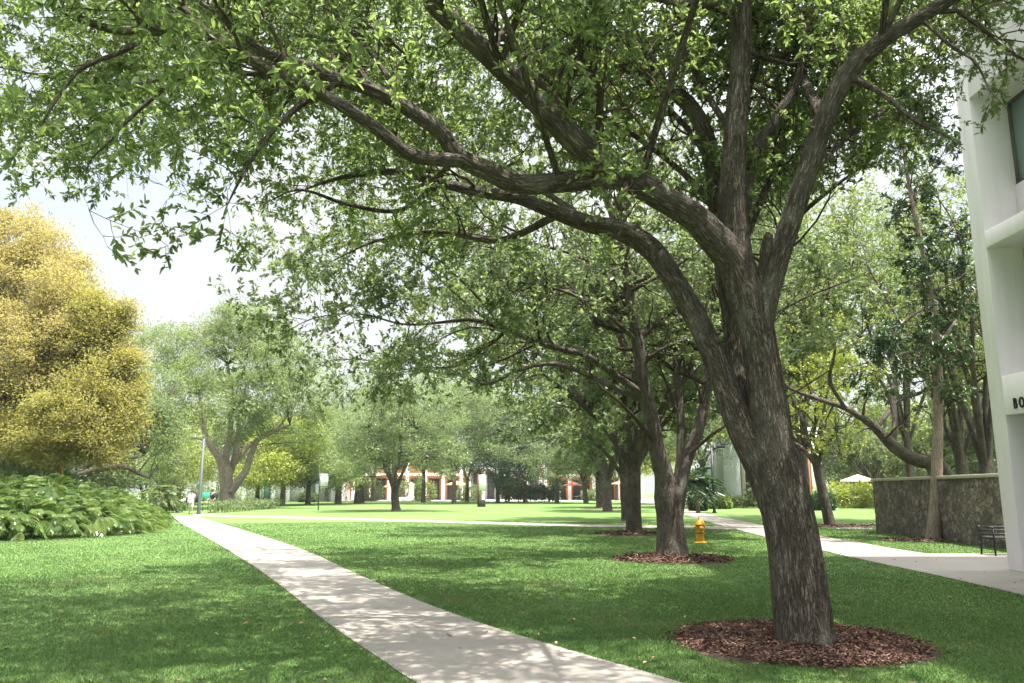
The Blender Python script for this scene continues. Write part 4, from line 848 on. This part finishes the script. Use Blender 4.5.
def hedge(label, a, b, dep, h, n, ls, leaf, seed):
    rng = np.random.default_rng(seed); c = (a + b) / 2; d = b - a; L = np.linalg.norm(d); rz = math.atan2(d[1], d[0])
    root = thing("hedge", label, "hedge", tuple(c), None, rz)
    q = np.stack([rng.uniform(-L / 2, L / 2, n), rng.uniform(-dep / 2, dep / 2, n), h * rng.random(n) ** .55], 1); q[:, 2] *= 1 + .12 * np.sin(q[:, 0] * 1.9) + .07 * np.sin(q[:, 0] * 5.1)
    V, Q, aa = leaves(q, rng.normal(size=(n, 3)) + np.array((0, 0, .5)), ls, rng, .5, .8)
    st = MB()
    for x in np.arange(-L / 2 + .3, L / 2, .7): st.tube([(x, 0, 0), (x + .05, .05, h * .5), (x, 0, h * .8)], [.025, .02, .01], 5, False)
    leafy(V, Q, aa, st, M[leaf], root)
hedge("low dark clipped hedge at the foot of the pale oak", G(214, 513), G(274, 508.5), 1.6, .8, 2600, .2, "row_leaf", 101)
hedge("leafy hedge beside the right path behind the black lamp post", G(722, 508), G(778, 508), 2.2, 1.15, 3600, .24, "row_leaf", 102)
hedge("low green hedge on the left behind the walkers", G(120, 512.5), G(184, 512.5), 2, .9, 2200, .22, "row_leaf", 103)
hedge("dark low shrubs along the plaza under the evergreens", np.array((-1, 127, 0.)), np.array((7.5, 127, 0.)), 4, 2.4, 4200, .4, "dark_leaf", 104)
for k, (px, Y, rx, h, lf, label) in enumerate((
    (834, 80, 2.6, 2.4, "lime_leaf", "bright yellow-green shrub left of the cream parasol"), (852, 82, 2.4, 2.3, "lime_leaf", "bright yellow-green shrub under the cream parasol"), (870, 80, 2.4, 2.5, "lime_leaf", "bright yellow-green shrub next to the end of the stone wall"),
    (815, 70, 1.2, 1.5, "dark_leaf", "dark round shrub behind the slim crooked trunk"), (694, 68, 0.9, 3.4, "dark_leaf", "dark tall drooping shrub between the second trunk and the black lamp post"),
    (372, 139, 2.2, 3.0, "row_leaf", "round green bush between the leftmost parasols"), (408, 146, 1.8, 3.6, "row_leaf", "upright green bush left of the white monument"), (426, 139, 2.0, 3.4, "airy_leaf", "leafy bush right of the white monument"), (470, 139, 2.4, 2.6, "row_leaf", "green bush right of the wide rust-orange parasol"), (592, 140, 2.0, 2.0, "row_leaf", "green bush behind the smallest trunks of the row"),
    (312, 122, 1.6, 1.5, "row_leaf", "round clipped bush in front of the teal doors"), (716, 76, 1.1, 1.2, "airy_leaf", "light green bush at the left end of the leafy hedge"),
    (55, 42, 1.6, 3.4, "dark_leaf", "dark bush between the two yellow trees"), (18, 37, 2.0, 3.0, "row_leaf", "grey-green bush behind the split-leaf bed at the left edge"))):
    shrub("shrub", label, np.array(((px - 512) / F * Y, Y, 0.0)), rx, rx * .8, h, 1500, .34 if Y > 50 else .3, lf, 110 + k, "shrubs beside the lawn")
def palm(px, Y, h, n, L, leaf, label, seed):
    rng = np.random.default_rng(seed); c = np.array(((px - 512) / F * Y, Y, 0.0)); root = thing("fan_palm", label, "palm", tuple(c))
    MB().tube([(0, 0, 0), (.03, 0, h * .5), (0, 0, h)], [.16, .13, .12], 10).build("trunk", M["pale_bark"], root, True)
    P, D = [], []
    for k in range(n):
        az = rng.random() * 6.28; el = rng.uniform(-.5, 1.1); d = np.array((math.cos(az) * math.cos(el), math.sin(az) * math.cos(el), math.sin(el))); sd = np.cross(d, (0, 0, 1.0))
        for t in np.linspace(.25, 1, 12):
            q = d * L * t - np.array((0, 0, .5 * L * t * t))
            for s in (-1, 1): P.append(np.array((0, 0, h)) + q); D.append(d * .5 + s * nrm(sd) * .7 + np.array((0, 0, -.45)))
    V, Q, a = leaves(np.array(P), np.array(D), L * .38, rng, .11, .8); link("fronds", npmesh("fronds", V, Q, None, False, {"rnd": a}), M[leaf], root)
palm(694, 62, 2.6, 30, 1.9, "dark_leaf", "dark palm with drooping fronds between the second trunk and the black lamp post", 121)
palm(756, 80, 1.9, 26, 1.7, "pale_leaf", "dry pale palm in front of the grey-panelled building", 122)
palm(168, 62, 1.6, 24, 1.5, "pale_leaf", "pale palm with arching fronds behind the split-leaf bed", 123)

# ------------------------------------------------------------------ grass blades and litter
def grass():
    rng = np.random.default_rng(77); n = 1000000
    d = 5.2 * (44 / 5.2) ** (rng.random(n) ** 1.15); a = rng.uniform(-.78, .80, n); x = d * np.sin(a); y = d * np.cos(a)
    jx, jy = x + rng.normal(0, .028, n), y + rng.normal(0, .028, n); bad = inpoly(jx, jy, path_poly) | inpoly(jx, jy, terrace) | inpoly(x, y, cross)
    for m in MULCH: bad |= inpoly(x, y, m)
    x, y, d = x[~bad], y[~bad], d[~bad]; n = len(x)
    h = rng.uniform(.014, .036, n) * (1 + .3 * np.sin(x * 1.3) * np.sin(y * .9)); w = .0020 + .00034 * d; th = rng.random(n) * 6.283; ln = rng.normal(0, .6, (n, 2)) * h[:, None]
    b = np.stack([x, y, np.zeros(n)], 1); sx = np.stack([np.cos(th) * w, np.sin(th) * w, np.zeros(n)], 1); tip = b + np.stack([ln[:, 0], ln[:, 1], h], 1)
    V = np.stack([b - sx, b + sx, tip], 1).reshape(-1, 3)
    patch = .5 + .25 * np.sin(x * .8 + 1) * np.sin(y * .6) ; rv = np.clip(rng.random(n) * .7 + patch * .3, 0, 1)
    o = link("grass", npmesh("grass", V, None, np.arange(3 * n).reshape(n, 3), False, {"rnd": np.repeat(rv, 3)}), M["blade"])
    tag(o, "short mown grass blades covering the near lawn", "grass", None, "stuff")
    n = 420; d = 6 + 18 * rng.random(n) ** 1.4; a = rng.uniform(-.7, .75, n); x = d * np.sin(a); y = d * np.cos(a); k = ~inpoly(x, y, path_poly) | (rng.random(n) < .3); x, y = x[k], y[k]; n = len(x)
    p = np.stack([x, y, rng.uniform(.03, .05, n)], 1); p[inpoly(x, y, path_poly) | inpoly(x, y, terrace), 2] = .018
    dd = np.stack([rng.normal(size=n), rng.normal(size=n), rng.normal(0, .12, n)], 1); V, Q, rv = leaves(p, dd, .065, rng, .42, 2.5)
    tag(link("fallen_leaves", npmesh("fallen_leaves", V, Q, None, False, {"rnd": rv}), M["litter"]), "scattered dry fallen leaves on the near lawn and path", "fallen leaves", None, "stuff")
grass()

# ------------------------------------------------------------------ white building on the right
def white_building():
    X0, Xb, Y1, Yc, Yn = 10.30, 11.08, 17.1, 16.62, -6.0
    root = thing("white_building", "white plastered modern building with deep window recesses at the right edge", "building", (X0, Y1, 0))
    o_ = np.array((X0, Y1, 0.0))
    def bx(m, x0, x1, y0, y1, z0, z1): m.box(x0 - o_[0], x1 - o_[0], y0 - o_[1], y1 - o_[1], z0, z1); return m
    f = MB(); bx(f, X0, Xb + .4, Yc, Y1, 0, 27.2)  # unseen upper storeys added so the shadow reaches the right lawn and path
    for z0, z1 in ((3.16, 3.98), (6.80, 7.17), (10.30, 27.2)): bx(f, X0 + .002, Xb - .002, Yn, Yc - .002, z0, z1)
    f.build("facade", M["plaster"], root, False, .012)
    for yy in (10.2, 3.8, -2.6):
        p = MB(); bx(p, X0 + .004, Xb - .003, yy - .25, yy + .25, -.02, 27.15); p.build("pillar", M["plaster"], root, False, .012)
    wl = MB()
    for z0, z1 in ((3.0, 4.9), (6.5, 8.23), (10.2, 27.2)): bx(wl, Xb, Xb + .3, Yn, Yc - .002, z0, z1)
    for z0, z1 in ((0, 3.0), (4.9, 6.5), (8.23, 10.2)):
        bx(wl, Xb + .002, Xb + .298, 9.4, 11.0, z0, z1); bx(wl, Xb + .002, Xb + .298, -6, 4.4, z0, z1)
    wl.build("wall", M["plaster"], root)
    bk = MB(); bx(bk, Xb + .45, 26, Yn, Y1 - .01, 0, 27.0); bk.build("building_body", M["plaster"], root)
    for z0, z1 in ((4.9, 6.5), (8.23, 10.2), (0.02, 3.0)):
        for y0, y1 in ((11.0, Yc - .004), (4.4, 9.4)):
            fr = MB(); t = .075
            bx(fr, Xb + .05, Xb + .13, y0, y1, z0, z0 + t); bx(fr, Xb + .05, Xb + .13, y0, y1, z1 - t, z1)
            nn = 4
            for i in range(nn + 1):
                yy = y0 + (y1 - y0 - t) * i / nn; bx(fr, Xb + .048, Xb + .132, yy, yy + t, z0 + t, z1 - t)
            w_ = fr.build("window", M["frame"], root)
            g = MB(); bx(g, Xb + .085, Xb + .095, y0 + .03, y1 - .03, z0 + .03, z1 - .03); g.build("pane", M["glass"], w_)
    for ch, yc in (("B", 16.23), ("O", 16.02)):
        cu = bpy.data.curves.new("letter", "FONT"); cu.body = ch; cu.size = .30; cu.extrude = .010; cu.offset = .006; cu.align_x = "CENTER"
        tmp = bpy.data.objects.new("tmp", cu); COL.objects.link(tmp); dg = bpy.context.evaluated_depsgraph_get(); me = bpy.data.meshes.new_from_object(tmp.evaluated_get(dg)); bpy.data.objects.remove(tmp)
        me.materials.clear(); o = link("letter", me, M["letter"], root)
        o.rotation_euler = (math.pi / 2, 0, -math.pi / 2); o.location = (-.011, yc - Y1, 3.27); o.scale = (.72, 1, 1)
white_building()

# ------------------------------------------------------------------ stone wall
a = G(876.8, 532); b_ = np.array((13.75, 21.3, 0)); d = b_ - a; L = np.linalg.norm(d)
wr = thing("stone_wall", "rough brown stone garden wall with a pale coping", "wall", tuple(a), None, math.atan2(d[1], d[0]))
def rubble():
    nx, nz = 150, 26; rng = np.random.default_rng(4); V = []; Q = []
    for side, y in ((0, 0.0), (1, .38)):
        for k in range(nz + 1):
            for i in range(nx + 1): V.append((L * i / nx, y + (-1 if side == 0 else 1) * rng.uniform(0, .022), 2.0 * k / nz))
    m = (nx + 1) * (nz + 1)
    for s in range(2):
        for k in range(nz):
            for i in range(nx):
                q = [s * m + k * (nx + 1) + i, s * m + k * (nx + 1) + i + 1, s * m + (k + 1) * (nx + 1) + i + 1, s * m + (k + 1) * (nx + 1) + i]; Q.append(q if s == 0 else q[::-1])
    for k in range(nz):
        for i in (0, nx):
            q = [k * (nx + 1) + i, (k + 1) * (nx + 1) + i, m + (k + 1) * (nx + 1) + i, m + k * (nx + 1) + i]; Q.append(q if i == 0 else q[::-1])
    link("stonework", npmesh("stonework", np.array(V), Q), M["stone"], wr)
rubble(); MB().box(-.06, L, -.06, .44, 2.002, 2.11).build("coping", M["coping"], wr, False, .015)

# ------------------------------------------------------------------ bench
bb = G(996, 556.5); br = thing("bench", "black iron bench half hidden behind the corner of the white building", "bench", tuple(bb), None, R(0))
for x in (0.0, 1.75):
    m = MB(); m.tube([(x, 0, 0), (x + .0, .02, .22), (x, .0, .44), (x, .01, .70)], .024, 8); m.tube([(x, .62, 0), (x, .56, .42), (x, .62, .74)], .024, 8); m.tube([(x, -.02, .70), (x, .28, .72), (x, .60, .68)], .024, 8); m.tube([(x, 0, .42), (x, .56, .42)], .02, 8)
    m.build("bench_frame", M["black"], br, True)
m = MB()
for k in range(6): m.box(-.02, 1.77, .03 + k * .09, .10 + k * .09, .44, .465)
m.build("seat", M["black"], br, False, .005)
m = MB()
for k in range(3): m.tube([(-.02, .575 + .015 * k, .52 + k * .09), (1.77, .575 + .015 * k, .52 + k * .09)], .02, 8)
m.build("backrest", M["black"], br, True)

# ------------------------------------------------------------------ hydrant
hb = G(700.3, 543.5); hr = thing("fire_hydrant", "yellow fire hydrant standing in the grass right of the second trunk", "fire hydrant", tuple(hb), None, R(12))
MB().lathe([(0, 0), (.19, 0), (.20, .012), (.20, .045), (.185, .055), (.12, .075), (.0, .08)], 24).build("base_flange", M["yellow"], hr, True)
MB().lathe([(.115, .06), (.128, .09), (.128, .30), (.13, .31)], 24).build("lower_barrel", M["yellow"], hr, True)
MB().lathe([(.125, .305), (.16, .31), (.16, .335), (.14, .345), (.125, .35)], 24).build("rust_band", M["rust"], hr, True)
MB().lathe([(.125, .345), (.125, .56), (.135, .57), (.17, .575), (.17, .605), (.14, .615)], 24).build("barrel", M["yellow"], hr, True)
MB().lathe([(.15, .61), (.145, .65), (.12, .70), (.08, .735), (.04, .75), (.035, .755), (.035, .80), (.028, .81), (0, .812)], 24).build("bonnet", M["yellow"], hr, True)
for s in (-1, 1):
    MB().lathe([(.055, s * .10), (.055, s * .145), (.066, s * .145), (.066, s * .17), (.03, s * .175), (.026, s * .20), (0, s * .201)], 16, (0, 0, .50), "x").build("nozzle_cap", M["yellow"], hr, True)
MB().lathe([(.068, -.10), (.068, -.15), (.08, -.15), (.08, -.18), (.036, -.185), (.03, -.215), (0, -.217)], 16, (0, 0, .47), "y").build("nozzle_cap", M["yellow"], hr, True)
for k in range(8):
    a0 = 2 * math.pi * k / 8
    MB().lathe([(.016, .04), (.016, .075), (0, .077)], 6, (.165 * math.cos(a0), .165 * math.sin(a0), 0)).build("bolt", M["rust"], hr)
    MB().lathe([(.014, .60), (.014, .625), (0, .627)], 6, (.152 * math.cos(a0), .152 * math.sin(a0), 0)).build("bolt", M["rust"], hr)

# ------------------------------------------------------------------ lamp posts
def lamp(px, py, h, label, mat, rz, r=.085):
    c = G(px, py); root = thing("lamp_post", label, "lamp post", tuple(c), "tall lamp posts beside the paths", rz)
    MB().lathe([(0, 0), (.16, 0), (.16, .05), (r * 1.15, .12), (r, .2), (r * .8, h), (0, h)], 14).build("pole", mat, root, True)
    MB().box(-.55, .06, -.035, .035, h - .14, h - .06).build("arm", mat, root)
    hd = MB().box(-1.02, -.40, -.19, .19, h - .16, h + .03).build("lamp_head", mat, root, False, .02)
    MB().box(-.97, -.46, -.15, .15, h - .175, h - .162).build("lens", M["banner"], hd)
    MB().lathe([(0, h - .01), (r * .9, h - .01), (r * .9, h + .05), (0, h + .07)], 12).build("pole_cap", mat, root)
lamp(198.5, 514, 5.5, "grey-green lamp post at the bend of the left path", M["pole"], R(8), .13)
lamp(714.5, 513, 5.0, "black lamp post beside the right path before the leafy hedge", M["black"], R(160), .11)

# ------------------------------------------------------------------ people
def skinned(name, pts, edges, rad, mat, parent, rootv=0):
    me = bpy.data.meshes.new(name); me.from_pydata([tuple(p) for p in pts], edges, []); o = bpy.data.objects.new(name, me); COL.objects.link(o)
    sk = o.modifiers.new("skin", "SKIN"); sk.use_smooth_shade = True
    for v, r in zip(me.skin_vertices[0].data, rad): v.radius = (r, r) if not isinstance(r, tuple) else r
    me.skin_vertices[0].data[rootv].use_root = True
    ss = o.modifiers.new("sub", "SUBSURF"); ss.levels = 1; ss.render_levels = 1
    dg = bpy.context.evaluated_depsgraph_get(); m2 = bpy.data.meshes.new_from_object(o.evaluated_get(dg)); bpy.data.objects.remove(o)
    m2.materials.clear(); return link(name, m2, mat, parent)
def person(c, label, rz, top, legs, shorts, step, hgt, bag=None, lean=0.0):
    root = thing("person", label, "person", tuple(c), "people walking on the left path", rz); k = hgt / 1.72
    J = dict(pel=(0, 0, .93), wai=(0, -lean * .3, 1.10), che=(0, -lean * .7, 1.30), nec=(0, -lean, 1.47), hd1=(0, -lean - .03, 1.56), hd2=(0, -lean - .035, 1.68))
    for s, n in ((-1, "l"), (1, "r")):
        st = step * s; J.update({"hip" + n: (s * .09, 0, .90), "kne" + n: (s * .10, -.06 - st * .5, .49), "ank" + n: (s * .10, -st + .03, .085), "toe" + n: (s * .11, -st - .14, .035),
                  "sho" + n: (s * .18, -lean * .8, 1.41), "elb" + n: (s * .235, st * .4 - lean * .5 + .03, 1.14), "wri" + n: (s * .22, st * .6 - lean - .10, .93), "han" + n: (s * .21, st * .6 - lean - .14, .85)})
    names = list(J); pts = [np.array(J[n]) * k for n in names]; ix = {n: i for i, n in enumerate(names)}
    E = [("pel", "wai"), ("wai", "che"), ("che", "nec"), ("nec", "hd1"), ("hd1", "hd2")]
    for n in "lr": E += [("pel", "hip" + n), ("hip" + n, "kne" + n), ("kne" + n, "ank" + n), ("ank" + n, "toe" + n), ("che", "sho" + n), ("sho" + n, "elb" + n), ("elb" + n, "wri" + n), ("wri" + n, "han" + n)]
    rd = {"pel": (.14, .11), "wai": (.13, .10), "che": (.15, .11), "nec": .055, "hd1": (.075, .09), "hd2": (.07, .085), "hip": .085, "kne": .055, "ank": .04, "toe": .035, "sho": .055, "elb": .042, "wri": .03, "han": (.03, .022)}
    rad = [tuple(x * k for x in r) if isinstance(r, tuple) else r * k for r in (rd.get(n, rd.get(n[:-1])) for n in names)]
    skinned("body", pts, [(ix[a], ix[b]) for a, b in E], rad, M["skin"], root, 0)
    def part(nm, ns, es, grow, mat):
        ii = [ix[n] for n in ns]; q = [pts[i] for i in ii]; rr = [tuple(x + grow for x in rad[i]) if isinstance(rad[i], tuple) else rad[i] + grow for i in ii]
        return skinned(nm, q, [(ns.index(a), ns.index(b)) for a, b in es], rr, mat, root, 0)
    part("shirt", ["wai", "pel", "che", "shol", "shor", "elbl", "elbr"], [("wai", "pel"), ("wai", "che"), ("che", "shol"), ("che", "shor"), ("shol", "elbl"), ("shor", "elbr")], .022, top)
    ln = ["pel", "hipl", "hipr", "knel", "kner"] + ([] if shorts else ["ankl", "ankr"])
    le = [("pel", "hipl"), ("pel", "hipr"), ("hipl", "knel"), ("hipr", "kner")] + ([] if shorts else [("knel", "ankl"), ("kner", "ankr")])
    part("shorts" if shorts else "trousers", ln, le, .025, legs)
    hc = pts[ix["hd2"]]; m = MB(); m.lathe([(0, .085), (.05, .075), (.088, .03), (.095, -.03), (.08, -.09), (.06, -.11)], 14, (hc[0], hc[1] + .02, hc[2])); m.build("hair", M["hair"], root, True)
    for n in "lr":
        t = pts[ix["toe" + n]]; a_ = pts[ix["ank" + n]]; MB().box(t[0] - .045, t[0] + .045, t[1] - .04, a_[1] + .06, 0.0, .075).build("shoe", M["bag"], root, False, .02)
    if bag:
        for (x0, x1, y0, y1, z0, z1) in bag: MB().box(x0, x1, y0, y1, z0, z1).build("bag", M["bag"], root, False, .04)
person(G(190.5, 514), "walker in a pale top and light shorts carrying dark bags left of the lamp post", R(15), M["pink"], M["greycloth"], True, .16, 1.66, [(-.40, -.24, -.12, .16, .82, 1.18), (.22, .42, -.10, .2, .80, 1.14)])
person(G(212, 512.5), "walker in a dark top and khaki trousers right of the lamp post", R(-40), M["navy"], M["khaki"], False, .22, 1.72, [(-.17, .17, .10, .34, 1.05, 1.48)], .10)
tb = G(205, 511.2); tr = thing("sign_board", "small teal sign board between the lamp post and the dark-topped walker", "sign", (tb[0], tb[1], 0))
MB().box(-.3, .3, -.02, .02, 1.12, 1.5).build("sign_panel", M["tealp"], tr, False, .01)
for s in (-.22, .22): MB().tube([(s, .03, 0), (s, .03, 1.48)], .025, 8).build("sign_leg", M["black"], tr)

# ------------------------------------------------------------------ banners, parasols, far buildings
for px, Y, y0, y1, wpx, pm, label in ((327, 70, 474, 487.5, 7.5, "pole", "white vertical banner beside the trunk left of the lawn, before the white building"), (482.8, 86, 475, 491, 6.6, "timber", "white vertical banner on a dark post right of the lawn tree")):
    x = (px - 512) / F * Y; z1 = at(px, y0, Y)[2]; z0 = at(px, y1, Y)[2]; wd = wpx / F * Y
    r_ = thing("banner", label, "banner", (x, Y, 0), "white banners on posts")
    MB().box(-wd / 2, wd / 2, -.02, .02, z0, z1).build("banner_cloth", M["banner"], r_)
    MB().tube([(-wd / 2 - .08, 0, 0), (-wd / 2 - .08, 0, z1 + .12)], .05 if Y < 80 else .08, 10).build("post", M[pm], r_)
    for z in (z0 + .08, z1 - .08): MB().tube([(-wd / 2 - .1, 0, z), (wd / 2, 0, z)], .035, 6).build("bracket", M[pm], r_)
    if Y > 80: MB().box(-wd / 2, wd / 2, -.3, .3, 0, .75).build("plinth", M["dark"], r_, False, .05)
def parasol(px, Y, h, rad, mat, label, sd):
    x = (px - 512) / F * Y; root = thing("parasol", label, "parasol", (x, Y, 0), "parasols round the lawn")
    MB().tube([(0, 0, 0), (0, 0, h)], .035, 8).build("pole", M["timber"], root)
    V = [(0, 0, h)]; T = []; Q = []; n = 8
    for f_, z in ((.5, h - .32), (1.0, h - .62), (1.0, h - .78)):
        for i in range(n):
            a0 = 2 * math.pi * (i + .5) / n; V.append((math.cos(a0) * rad * f_, math.sin(a0) * rad * f_, z))
    for i in range(n):
        j = (i + 1) % n; T.append((0, 1 + i, 1 + j))
        for k in range(2): Q.append((1 + k * n + i, 1 + (k + 1) * n + i, 1 + (k + 1) * n + j, 1 + k * n + j))
    link("canopy", npmesh("canopy", np.array(V), Q, T), mat, root)
    rb = MB()
    for i in range(n):
        a0 = 2 * math.pi * (i + .5) / n; rb.tube([(0, 0, h - .05), (math.cos(a0) * rad * .98, math.sin(a0) * rad * .98, h - .66)], .012, 5)
    rb.build("ribs", M["timber"], root); MB().lathe([(0, 0), (.4, 0), (.4, .08), (.06, .12), (0, .12)], 14).build("base", M["greywall"], root)
    tb_ = thing("cafe_table", "round white table under the " + label, "table", (x + .5, Y - .5, 0), "tables under the parasols")
    MB().lathe([(0, .72), (.5, .72), (.5, .75), (0, .75)], 18).build("table_top", M["banner"], tb_); MB().lathe([(.25, 0), (.25, .03), (.04, .05), (.04, .72)], 12).build("pedestal", M["greywall"], tb_)
parasol(853, 84, 3.35, 1.75, M["canvas_cream"], "cream parasol in front of bright shrubs beyond the stone wall", 1)
parasol(356, 146, 3.1, 1.6, M["canvas_orange"], "leftmost orange parasol behind the thick twin trunk", 2)
parasol(394, 147, 3.1, 1.7, M["canvas_orange"], "orange parasol left of the white monument", 3)
parasol(458, 146, 3.5, 2.3, M["canvas_orange"], "wide rust-orange parasol right of the white monument", 4)
parasol(572, 150, 3.4, 1.9, M["canvas_red"], "red parasol by the white columns", 5)
parasol(622, 140, 3.6, 2.2, M["canvas_cream"], "pale parasol behind the third trunk of the row", 6)

def far_building(name, label, px0, px1, Y, h, floors, wall, panel, cols, seed, doors=0):
    x0 = (px0 - 512) / F * Y; x1 = (px1 - 512) / F * Y; W = x1 - x0; root = thing(name, label, "building", (x0, Y, 0))
    MB().box(0, W, .6, 14, 0, h - .3).build("wall", M[panel], root)
    MB().box(-.4, W + .4, -.5, 14.4, h - .298, h + .25).build("roof", M[wall], root, False, .02)
    fh = h / floors
    for k in range(1, floors): MB().box(-.3, W + .3, -.3, .598, k * fh - .25, k * fh + .25).build("floor_slab", M[wall], root, False, .02)
    for i in range(cols + 1):
        x = W * i / cols; MB().box(x - .3, x + .3, -.2, .5, 0, h - .302).build("column", M[wall], root, False, .02)
    for k in range(floors):
        for i in range(cols):
            if (doors and i % 3 == 1) or (not doors and (k == 0 or (i + k + seed) % 3)):
                xa = W * i / cols + .7; xb = W * (i + 1) / cols - .7; zb = k * fh + (.9 if k else .15); zt = (k + 1) * fh - .7
                w_ = MB().box(xa, xb, .52, .598, zb, zt).build("window", M["frame"], root)
                MB().box(xa + .1, xb - .1, .49, .518, zb + .1, zt - .1).build("pane", M["teal" if doors else "dark"], w_)
far_building("terracotta_building", "terracotta two-storey building with white columns behind the lawn tree", 338, 462, 152, 9.5, 2, "white", "terracotta", 7, 1)
far_building("orange_building", "building with orange panels and white columns behind the red parasol", 545, 640, 153, 9, 2, "white", "orange", 4, 0)
far_building("pavilion", "long low white building with teal glass doors at left behind the trees", 205, 336, 135, 5.0, 1, "white", "white", 9, 2, 1)
far_building("hall", "low white hall behind the evergreens between the two orange-coloured fronts", 470, 540, 158, 6, 1, "white", "greywall", 5, 2)
# grey panelled building behind the right lamp post
bx0 = (721 - 512) / F * 86; rt = thing("panelled_building", "pale grey panelled building with tan stripes behind the right hedge", "building", (bx0, 86, 0))
MB().box(0, 10.6, .3, 10, 0, 8.0).build("wall", M["greywall"], rt); MB().box(-.2, 10.8, .1, 10.2, 8.002, 8.4).build("roof", M["white"], rt)
for k, (a0, b0, mt) in enumerate(((0, 1.8, "greywall"), (1.9, 2.3, "coping"), (2.4, 3.4, "dark"), (3.6, 5.6, "greywall"), (5.7, 6.5, "coping"), (8.4, 9.3, "terracotta"), (9.4, 10.5, "white"))):
    MB().box(a0, b0, .08 + .01 * k, .298, 0.02, 7.9).build("wall_panel", M[mt], rt, False, .02)
# white monument
x = (413 - 512) / F * 142; mr = thing("monument", "white stepped monument between the lawn tree and terracotta walls", "monument", (x, 142, 0))
MB().box(-2.6, 2.6, -2.2, 2.2, 0, .3).box(-1.9, 1.9, -1.6, 1.6, .302, .6).build("steps", M["white"], mr, False, .03)
MB().lathe([(.62, .6), (.6, .8), (.42, .95), (.36, 2.6), (.46, 2.7), (.46, 2.85), (.2, 3.0), (0, 3.25)], 16).build("shaft", M["white"], mr, True)

# ------------------------------------------------------------------ the air
hz = MB().box(-300, 300, -40, 400, -1.0, 46).build("haze", None); hz["kind"] = "stuff"
hm, hnt, hout = newmat("humid_air"); hv = N(hnt, "ShaderNodeVolumePrincipled", i_Density=0.0002); hv.inputs["Color"].default_value = (0.92, 0.96, 0.97, 1); hv.inputs["Anisotropy"].default_value = 0.25
hnt.links.new(hv.outputs[0], hout.inputs["Volume"]); hz.data.materials.append(hm)
